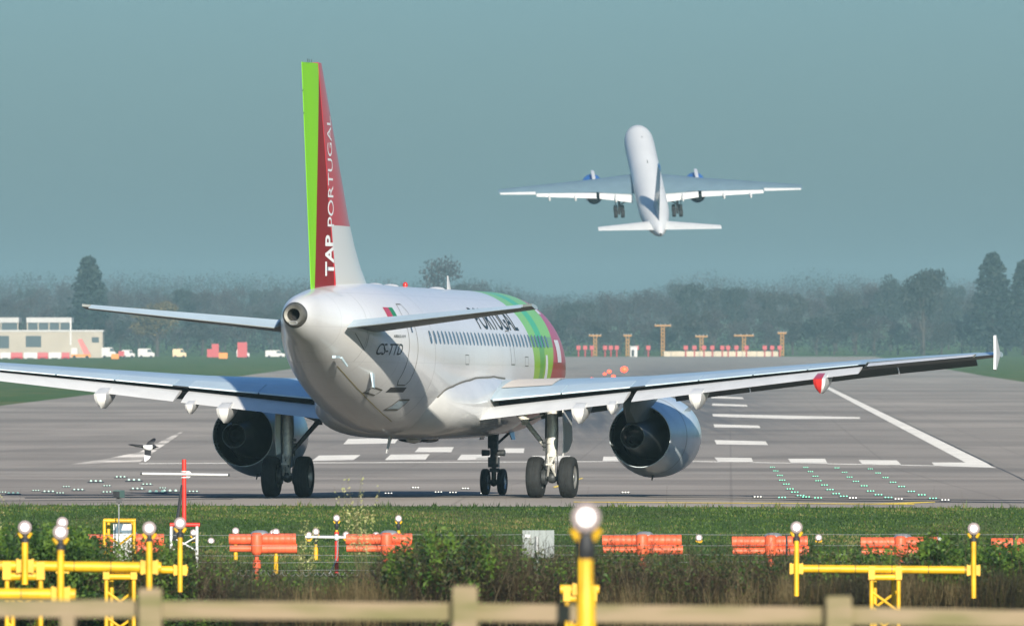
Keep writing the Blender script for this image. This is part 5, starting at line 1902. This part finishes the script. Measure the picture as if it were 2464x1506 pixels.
V = np.stack([np.stack([X - w * np.cos(ang), d - w * np.sin(ang), zg - 0.01], 1), np.stack([X + w * np.cos(ang), d + w * np.sin(ang), zg - 0.01], 1),
              np.stack([X + lean[:, 0], d + lean[:, 1], zg + h], 1)], 1).reshape(-1, 3)
tone = 0.45 + 0.22 * clump + 0.2 * np.sin(d * 0.21 + 0.3 * X) + 0.22 * np.sin(X * 0.55 + 2 * np.sin(d * 0.12)) * np.sin(d * 0.3 + 1) + rng.normal(0, 0.22, n)
GM = [leaf_mat("grass_dark", (0.019, 0.045, 0.007)), leaf_mat("grass_mid", (0.038, 0.078, 0.010)), leaf_mat("grass_light", (0.072, 0.115, 0.016)), leaf_mat("grass_dry", (0.15, 0.135, 0.045))]
mi = np.clip((tone * 3.3).astype(int), 0, 3)
gr = link("grass", np_mesh("grass", V, np.arange(3 * n).reshape(n, 3), GM, mi))
tag(gr, "mown green grass on the bank before the taxiway", "grass", kind="stuff")


# ================================================================== the wood beyond the runway
def tree_mesh(kind, seed):
    """returns trunk mesh and crown mesh, about one unit high"""
    rng = np.random.default_rng(seed)
    tb = MB()
    if kind == "conifer":
        tb.path([(0, 0, 0), (0.01, 0, 0.5), (0, 0, 0.98)], [0.025, 0.016, 0.004], 8)
        n = 2600
        z = rng.uniform(0.10, 1.0, n)
        lay = 0.75 + 0.25 * np.sin(z * 46)
        rad = (0.20 * (1 - z) ** 0.48 + 0.012) * (0.7 + 0.3 * lay) * rng.uniform(0.3, 1.05, n)
        a = rng.uniform(0, 2 * math.pi, n)
        C = np.stack([rad * np.cos(a), rad * np.sin(a), z], 1)
        size = 0.022
    else:
        tb.path([(0, 0, 0), (0.01, 0.01, 0.25), (0.0, 0.01, 0.45)], [0.03, 0.024, 0.018], 8)
        cl = []
        nl = 9 if kind == "bare" else 12
        for k in range(nl):
            a = 2 * math.pi * k / nl + rng.normal(0, .3)
            r = rng.uniform(0.10, 0.30)
            e = (r * math.cos(a), r * math.sin(a), rng.uniform(0.5, 0.88))
            tb.path([(0, 0, rng.uniform(0.2, 0.45)), (e[0] * .5, e[1] * .5, e[2] * .72), e], [0.014, 0.009, 0.004], 5)
            cl.append((e, rng.uniform(0.11, 0.19)))
        cl.append(((0, 0, 0.82), 0.17)); cl.append(((0, 0, 0.55), 0.24))
        P_ = []
        for (c, r) in cl:
            m = 210 if kind == "bare" else 330
            q = rng.normal(size=(m, 3)); q /= np.linalg.norm(q, axis=1, keepdims=True)
            q *= (r * rng.random(m) ** 0.45)[:, None] * np.array([1, 1, 0.85])
            P_.append(np.array(c) + q)
        C = np.concatenate(P_)
        C = C[C[:, 2] > 0.14]
        size = 0.017 if kind == "bare" else 0.022
    V, F = quads_leaves(C, size, rng)
    return tb, V, F, C


M_trunk = mat("bark", (0.06, 0.05, 0.04), 0.9, var=0.3, scale=3)
TCOL = {"bare": [((0.042, 0.034, 0.034), (0.062, 0.05, 0.048)), ((0.036, 0.033, 0.034), (0.055, 0.048, 0.046))], "leafy": [((0.016, 0.024, 0.02), (0.026, 0.036, 0.027)), ((0.024, 0.027, 0.022), (0.04, 0.041, 0.032))],
        "conifer": [((0.010, 0.022, 0.018), (0.018, 0.034, 0.025))], "yellow": [((0.11, 0.085, 0.035), (0.15, 0.115, 0.045))]}
PROTO = {}
for kind in ("bare", "leafy", "conifer", "yellow"):
    PROTO[kind] = []
    for i in range(6 if kind in ("bare", "leafy") else 2):
        tb, V, F, C = tree_mesh("leafy" if kind == "yellow" else kind, 40 + i * 3 + len(kind))
        cols = TCOL[kind][i % len(TCOL[kind])]
        mats = [leaf_mat(kind + "_crown", cols[0]), leaf_mat(kind + "_crown_light", cols[1])]
        rr = np.random.default_rng(i)
        PROTO[kind].append((tb.mesh("trunk", M_trunk), np_mesh("crown", V, F, mats, rr.integers(0, 2, len(F)))))


def far_tree(px, ytop, d, kind, label, group=None, width=1.0, name=None):
    zg = zt(d)
    hgt = H0 - (ytop - 825) * d / FPX - zg + 0.6
    tr, cr = random.choice(PROTO[kind])
    root = empty(name or (kind + "_tree"), ((px - 1232) * d / FPX, d, zg - 0.3), (0, 0, random.uniform(0, 6.28)), label, "tree", group)
    w = hgt * width
    root.scale = (w, w, hgt)
    link("trunk", tr, root); link("crown", cr, root)
    return root


far_tree(213, 622, 3420, "conifer", "tall dark evergreen standing above the hazy wood over the tailplane tip", width=1.35, name="evergreen_tree")
far_tree(2388, 612, 3420, "conifer", "tall dark evergreen above the wingtip fence", width=1.35, name="evergreen_tree")
far_tree(2466, 630, 3420, "conifer", "tall evergreen cut by the picture edge beyond the wingtip", width=1.3, name="evergreen_tree")
far_tree(2222, 646, 3400, "leafy", "dark rounded evergreen in the wood over the outer wing", width=0.7, name="evergreen_tree")
far_tree(378, 724, 3330, "yellow", "yellowish hazy willow in front of the wood, just under the tailplane", width=1.3, name="willow_tree")
far_tree(1060, 618, 3560, "bare", "tall hazy leafless tree standing above the wood behind the fuselage crown", width=0.8)
SKY_T = [(-80, 655), (60, 655), (150, 660), (300, 655), (450, 655), (620, 655), (760, 668), (1000, 668), (1100, 662), (1200, 676), (1300, 704), (1400, 706), (1500, 700), (1580, 688), (1650, 652), (1710, 648),
         (1760, 662), (1850, 668), (1930, 655), (2050, 652), (2120, 668), (2230, 660), (2320, 668), (2464, 668), (2560, 668)]
SX = [a for a, _ in SKY_T]; SYY = [b for _, b in SKY_T]
random.seed(21)
k = 0
def skyline(x): return float(np.interp(x, SX, SYY))


x = -70
while x < 2540:      # third row
    y = max(skyline(x) + 22, 690) + 10 * math.sin(x * 0.013 + 2) + random.uniform(-10, 14)
    far_tree(x, y, random.uniform(4250, 4450), "bare" if random.random() < 0.6 else "leafy", "hazy tree in the third row of the far wood", "trees deep in the far wood", 0.62)
    x += random.uniform(36, 54)
x = -70
while x < 2540:      # the middle row
    y = 712 + 14 * math.sin(x * 0.011) + random.uniform(-14, 16)
    if 1620 < x < 2464: y -= 16
    far_tree(x, y, random.uniform(3700, 3850), "bare" if random.random() < 0.55 else "leafy", "greyish tree in the middle row of the far wood", "trees in the middle of the far wood", 0.66)
    x += random.uniform(38, 58)
x = -70
while x < 2540:      # the front row along the airfield boundary
    y = 764 + 12 * math.sin(x * 0.017 + 1) + random.uniform(-16, 16)
    far_tree(x, y, random.uniform(3400, 3470), "leafy" if random.random() < 0.6 else "bare", "low bushy tree in the front row of the far wood", "low trees along the airfield boundary", 1.15)
    x += random.uniform(42, 64)


# the wooded hill behind reads as one mass
def wood_mass(rows):
    rng = np.random.default_rng(77)
    VV, FF, MM, nv = [], [], [], 0
    for d0, ytop, step in rows:
        x = -700
        while x < 3200:
            d = d0 + rng.uniform(-250, 250)
            zg = zt(d)
            yt = ytop(x) + rng.uniform(-5, 9)
            hgt = H0 - (yt - 825) * d / FPX - zg
            if hgt > 6:
                w = rng.uniform(4.2, 6.5)
                m = 420
                q = rng.normal(size=(m, 3)); q /= np.linalg.norm(q, axis=1, keepdims=True)
                q *= (rng.random(m) ** 0.4)[:, None]
                q *= 1 + 0.25 * np.sin(q[:, :1] * 7 + q[:, 1:2] * 5 + x)
                C = np.array([(x - 1232) * d / FPX, d, zg + hgt * 0.55]) + q * np.array([w, w, hgt * 0.45])
                V, F = quads_leaves(C, 0.55, rng)
                VV.append(V); FF.append(F + nv); nv += len(V)
                MM.append(np.full(len(F), rng.integers(0, 3)))
            x += rng.uniform(*step)
    ms = [leaf_mat("wood_brown", (0.05, 0.043, 0.043)), leaf_mat("wood_grey", (0.045, 0.045, 0.046)), leaf_mat("wood_green", (0.024, 0.034, 0.028))]
    o = link("far_wood", np_mesh("far_wood", np.concatenate(VV), np.concatenate(FF), ms, np.concatenate(MM)))
    tag(o, "hazy wooded hill closing the view behind the runway", "wood", kind="stuff")


wood_mass([(4900, lambda x: max(skyline(x) + 12, 690), (26, 40)), (5600, lambda x: skyline(x) + 8, (24, 38)), (6500, skyline, (20, 34))])
# continuous undergrowth at the foot of the wood
rng = np.random.default_rng(12)
n = 38000
px = rng.uniform(-700, 3200, n); d = rng.uniform(3370, 3600, n)
h = np.clip(4.5 + 1.5 * np.sin(px * 0.05) + 1.2 * np.sin(px * 0.013 + 2), 2, 8) * rng.random(n) ** 0.8 + (d - 3370) * 0.02
C = np.stack([(px - 1232) * d / FPX, d, np.interp(d, SY, SZ) + h], 1)
V, F = quads_leaves(C, 0.42, rng)
ug = link("undergrowth", np_mesh("undergrowth", V, F, [leaf_mat("undergrowth_dark", (0.012, 0.02, 0.018)), leaf_mat("undergrowth_olive", (0.022, 0.028, 0.02))], rng.integers(0, 2, n)))
tag(ug, "dark hazy undergrowth at the foot of the far wood", "undergrowth", kind="stuff")

# ================================================================== far side of the airfield
M_beige = mat("far_wall_beige", (0.44, 0.385, 0.30), 0.8, var=0.06, scale=0.2)
M_roofw = mat("far_roof_white", (0.52, 0.50, 0.47), 0.7, var=0.06, scale=0.3)
M_fglass = mat("far_glass_dark", (0.03, 0.055, 0.065), 0.3)
M_fred = mat("far_red", (0.46, 0.04, 0.045), 0.5)
M_forange = mat("far_orange", (0.75, 0.25, 0.02), 0.5)
M_fyel = mat("far_mast_yellow", (0.46, 0.23, 0.06), 0.6)
M_fwhite = mat("far_white", (0.60, 0.57, 0.53), 0.5)
M_fdark = mat("far_dark", (0.02, 0.02, 0.022), 0.7)


def far_root(name, px, d, label, cat, group=None):
    return empty(name, ((px - 1232) * d / FPX, d, zt(d)), (0, 0, 0), label, cat, group)


# low beige building with dark openings
d = 3160; s = FPX / d
root = far_root("airfield_building", 90, d, "long low beige building with dark openings beyond the grass", "building")
zb = zt(d)
Zf = lambda py: H0 - (py - 825) / s - zb
Xf = lambda px: (px - 90) / s
b = MB(); b.box(((Xf(-90) + Xf(247)) / 2, 6, Zf(797) / 2), ((247 + 90) / s, 12, Zf(797))); b.build("wall", M_beige, root, smooth=0)
b = MB(); b.box(((Xf(-90) + Xf(249)) / 2, 6, Zf(796)), ((250 + 90) / s, 12.4, 0.5)); b.build("roof", M_roofw, root, smooth=0)
for xa, xb, ya, yb in ((-40, 22, 808, 838), (62, 99, 808, 835), (221, 238, 811, 824), (-80, -50, 810, 836)):
    b = MB(); b.box(((Xf(xa) + Xf(xb)) / 2, -0.02, (Zf(ya) + Zf(yb)) / 2), ((xb - xa) / s, 0.1, Zf(ya) - Zf(yb))); b.build("opening", M_fglass, root, smooth=0)
b = MB(); b.box((Xf(170), -0.05, Zf(800)), (0.5, 0.12, Zf(800))); b.build("downpipe", M_fwhite, root, smooth=0)
d = 3250; s = FPX / d; zb = zt(d)
for xa, xb, lb in ((-120, 43, "hangar with a white roof edge and dark front, cut by the picture edge"), (66, 170, "wide hangar with white roof edge and dark glass over the beige building")):
    xm = (xa + xb) / 2
    root = far_root("hangar", xm, d, lb, "building")
    Zf = lambda py: H0 - (py - 825) / s - zb
    w = (xb - xa) / s
    b = MB(); b.box((0, 8, Zf(772) / 2), (w, 16, Zf(772))); b.build("wall", M_fglass, root, smooth=0)
    b = MB(); b.box((0, 8, Zf(770)), (w + 0.6, 17, 1.5)); b.build("roof", M_roofw, root, smooth=0)
    for q in range(5):
        b = MB(); b.box((-w / 2 + w * q / 4, -0.1, Zf(772) / 2), (0.35, 0.2, Zf(772))); b.build("pillar", M_beige, root, smooth=0)


def van(px, ybase, L_, Hh, m, label, d=3080):
    root = far_root("van", px, d, label, "van")
    b = MB()
    b.loft([[(-L_ / 2, y, .45), (L_ / 2, y, .45), (L_ / 2, y, Hh * .55), (L_ * .36, y, Hh * .62), (L_ * .24, y, Hh), (-L_ * .48, y, Hh), (-L_ / 2, y, Hh * .9)] for y in (-1, 1)])
    b.build("body", m, root, smooth=20)
    b = MB(); b.loft([[(L_ * .345, y, Hh * .63), (L_ * .25, y, Hh * .92), (L_ * .08, y, Hh * .92), (L_ * .08, y, Hh * .63)] for y in (-1.02, 1.02)]); b.build("window", M_fglass, root, smooth=0)
    for q in (-.3, .3):
        b = MB(); b.tube((q * L_, -1.05, .4), (q * L_, -0.75, .4), .4, n=14); b.build("wheel", M_tyre, root)


for px, L_, Hh, m, lb in ((262, 4.0, 3.0, M_fwhite, "white van parked at the end of the beige building"), (309, 3.6, 2.3, M_fwhite, "white van parked behind the orange marker"), (352, 4.6, 2.7, M_fwhite, "largest white van under the tailplane"),
                           (432, 3.8, 2.6, mat("far_cream", (0.70, 0.52, 0.30), 0.5), "cream coloured van on the far grass under the tailplane"), (585, 3.6, 2.4, M_fwhite, "white van half behind a red board"), (662, 5.4, 2.2, M_fwhite, "long white van nearest the tail cone")):
    van(px, 0, L_, Hh, m, lb)
# red and white barrier blocks
d = 3020; s = FPX / d
for i, (xa, xb, c) in enumerate(((-30, 0, 1), (0, 26, 0), (26, 55, 1), (57, 90, 0), (90, 116, 1), (117, 147, 0), (148, 168, 1))):
    xm = (xa + xb) / 2
    root = far_root("barrier_block", xm, d, "red barrier block in the row before the beige building" if c else "white barrier block in the row before the beige building", "barrier", "red and white barrier blocks in a row")
    w = (xb - xa) / s - 0.1
    b = MB(); b.loft([[(-w / 2, -.6, 0), (w / 2, -.6, 0), (w / 2, -.25, 0.5), (w / 2, -.15, 1.7), (w / 2, .15, 1.7), (w / 2, .25, .5), (w / 2, .6, 0), (-w / 2, .6, 0)][:1] and
                      [(x_, -.6, 0), (x_, -.28, .5), (x_, -.16, 1.7), (x_, .16, 1.7), (x_, .28, .5), (x_, .6, 0)] for x_ in (-w / 2, w / 2)])
    b.build("block", M_fred if c else M_fwhite, root, smooth=0)
    b = MB(); b.box((0, -0.62, 0.12), (w * .5, 0.06, 0.2)); b.build("foot_slot", M_fdark, root, smooth=0)
# red stair truck on an orange chassis
root = far_root("stair_truck", 195, 3030, "red and white stair truck on an orange chassis before the beige building", "truck")
b = MB(); b.box((0, 0, 0.8), (5.4, 2.2, 0.7)); b.build("chassis", M_forange, root, smooth=0)
b = MB(); b.box((-1.8, 0, 2.0), (1.7, 2.1, 1.9)); b.build("cab", M_fwhite, root, smooth=0)
b = MB(); b.loft([[(-0.9, y, 5.2), (0.2, y, 5.4), (2.6, y, 1.2), (0.9, y, 1.1)] for y in (-.9, .9)]); b.build("stairs", mat("far_pale_red", (0.72, 0.16, 0.14), 0.5), root, smooth=0)
for q in (-1.8, 1.7):
    b = MB(); b.tube((q, -1.15, .45), (q, -0.85, .45), .45, n=14); b.build("wheel", M_tyre, root)


def board(px, d, w, h, m, label, lift=0.5, steps=None):
    root = far_root("airfield_sign", px, d, label, "sign")
    b = MB(); b.box((0, 0, lift + h / 2), (w, 0.5, h)); b.build("board", m, root, smooth=0)
    if steps:
        b = MB(); b.box((steps[0], -0.05, lift + steps[2] / 2), (steps[1], 0.5, steps[2])); b.build("side_board", m, root, smooth=0)
    for q in (-.35, .35):
        b = MB(); b.tube((q * w, 0, -0.1), (q * w, 0, lift), 0.08, n=8); b.build("post", M_fdark, root)


board(518, 2960, 1.9, 3.6, M_fred, "stepped red airfield sign under the tailplane", steps=(-1.3, 1.8, 2.2))
board(537, 2900, 2.3, 1.5, M_forange, "orange airfield sign overlapping the stepped red one", 0.3)
board(583, 2960, 2.6, 4.0, M_fred, "tall red airfield sign nearest the tail cone")
board(277, 2900, 2.0, 1.3, M_forange, "orange airfield sign beside the small red one", 0.2)
board(292, 2910, 1.5, 1.3, M_fred, "small red airfield sign beside the orange one", 0.9)

# far approach masts, red antenna array, white hut and wall at the runway's end
for px, yt, wd, lb in ((1595, 782, 40, "tallest orange approach mast, at the end of the runway"), (1510, 806, 20, "short orange approach mast over the white hut"), (1432, 806, 30, "dull orange approach mast beside the nose of the airliner"),
                       (1688, 808, 30, "small orange approach mast, first beyond the tallest one"), (1790, 806, 48, "wide armed orange approach mast beyond the runway"), (1882, 800, 22, "orange approach mast over the end of the pale wall")):
    d = 3350; s = FPX / d
    root = far_root("approach_mast", px, d, lb, "mast", "orange approach masts at the runway's end")
    hh = H0 - (yt - 825) / s - zt(d)
    b = MB()
    for q in (-.45, .45):
        for y in (-.45, .45): b.tube((q, y, -0.1), (q, y, hh - .4), 0.14, n=6)
    k2 = 0
    while k2 * 1.1 < hh - 1.2:
        b.tube((-.45, -.45, k2 * 1.1), (.45, -.45, k2 * 1.1 + 1.1), .09, n=6); b.tube((.45, -.45, k2 * 1.1), (-.45, -.45, k2 * 1.1 + 1.1), .09, n=6)
        k2 += 1
    b.build("lattice", M_fyel, root)
    b = MB(); b.tube((-wd / s / 2, 0, hh - .2), (wd / s / 2, 0, hh - .2), 0.3, n=10); b.build("crossbar", M_fyel, root)
    for q in (-.45, -.15, .15, .45):
        b = MB(); b.ball((q * wd / s, -.1, hh + .2), 0.22, 10); b.build("lamp", M_galv, root)
d = 3330; s = FPX / d
root = far_root("end_wall", 1735, d, "low pale wall across the end of the runway", "wall")
w = 275 / s
b = MB(); b.box((0, 0, 0.6), (w, 0.8, 1.9)); b.build("wall", mat("far_wall_tan", (0.60, 0.50, 0.36), 0.8, var=.1, scale=.3), root, smooth=0)
for q in range(8):
    b = MB(); b.box((-w / 2 + w * (q + .5) / 8, -.45, 0.65), (0.4, 0.15, 1.8)); b.build("pier", M_beige, root, smooth=0)
d = 3310; s = FPX / d
for px in (1392, 1408, 1424, 1456, 1470, 1484, 1532, 1560, 1650, 1671, 1694, 1714, 1738, 1752, 1772, 1796, 1840, 1858, 1876):
    root = far_root("array_antenna", px, d, "small red antenna in the row at the runway's end", "antenna", "red antennas in a row at the runway's end")
    b = MB(); b.box((0, -.2, 2.7), (1.25, .8, 1.25)); b.build("element", M_fred, root, smooth=0)
    b = MB(); b.tube((0, 0, -0.1), (0, 0, 2.2), .22, n=8); b.build("post", M_fred, root)
root = far_root("equipment_hut", 1525, 3300, "small white hut among the red antennas at the runway's end", "hut")
b = MB(); b.box((0, 0, 1.5), (2.1, 2.2, 3.0)); b.build("wall", M_fwhite, root, smooth=0)
b = MB(); b.box((0, 0, 3.1), (2.5, 2.6, 0.25)); b.build("roof", M_roofw, root, smooth=0)
b = MB(); b.box((-.3, -1.12, 1.1), (.8, .06, 2.0)); b.build("door", M_fdark, root, smooth=0)
# red lights glowing at the end of the runway
for px, py, r, lb in ((1502, 892, 0.62, "largest glowing red runway light over the wing"), (1466, 894, 0.34, "glowing red light next to the largest one"), (1455, 899, 0.24, "small glowing red light at the side of the pair"),
                      (1476, 906, 0.28, "small glowing red light just above the wing"), (1424, 913, 0.26, "single red light touching the wing, clear of the cluster"), (1368, 915, 0.2, "red light beside the nose of the airliner")):
    gx, gy = G(px, py + 8)
    root = empty("red_light", (gx, gy, zt(gy)), (0, 0, 0), lb, "runway light")
    b = MB(); b.tube((0, 0, -0.05), (0, 0, 0.3), 0.1, n=10); b.build("base", M_steel, root)
    b = MB(); b.ball((0, 0, 0.3 + r * .8), r, 14, s=(1, 1, .8)); b.build("lamp", M_redlens, root, smooth=60)
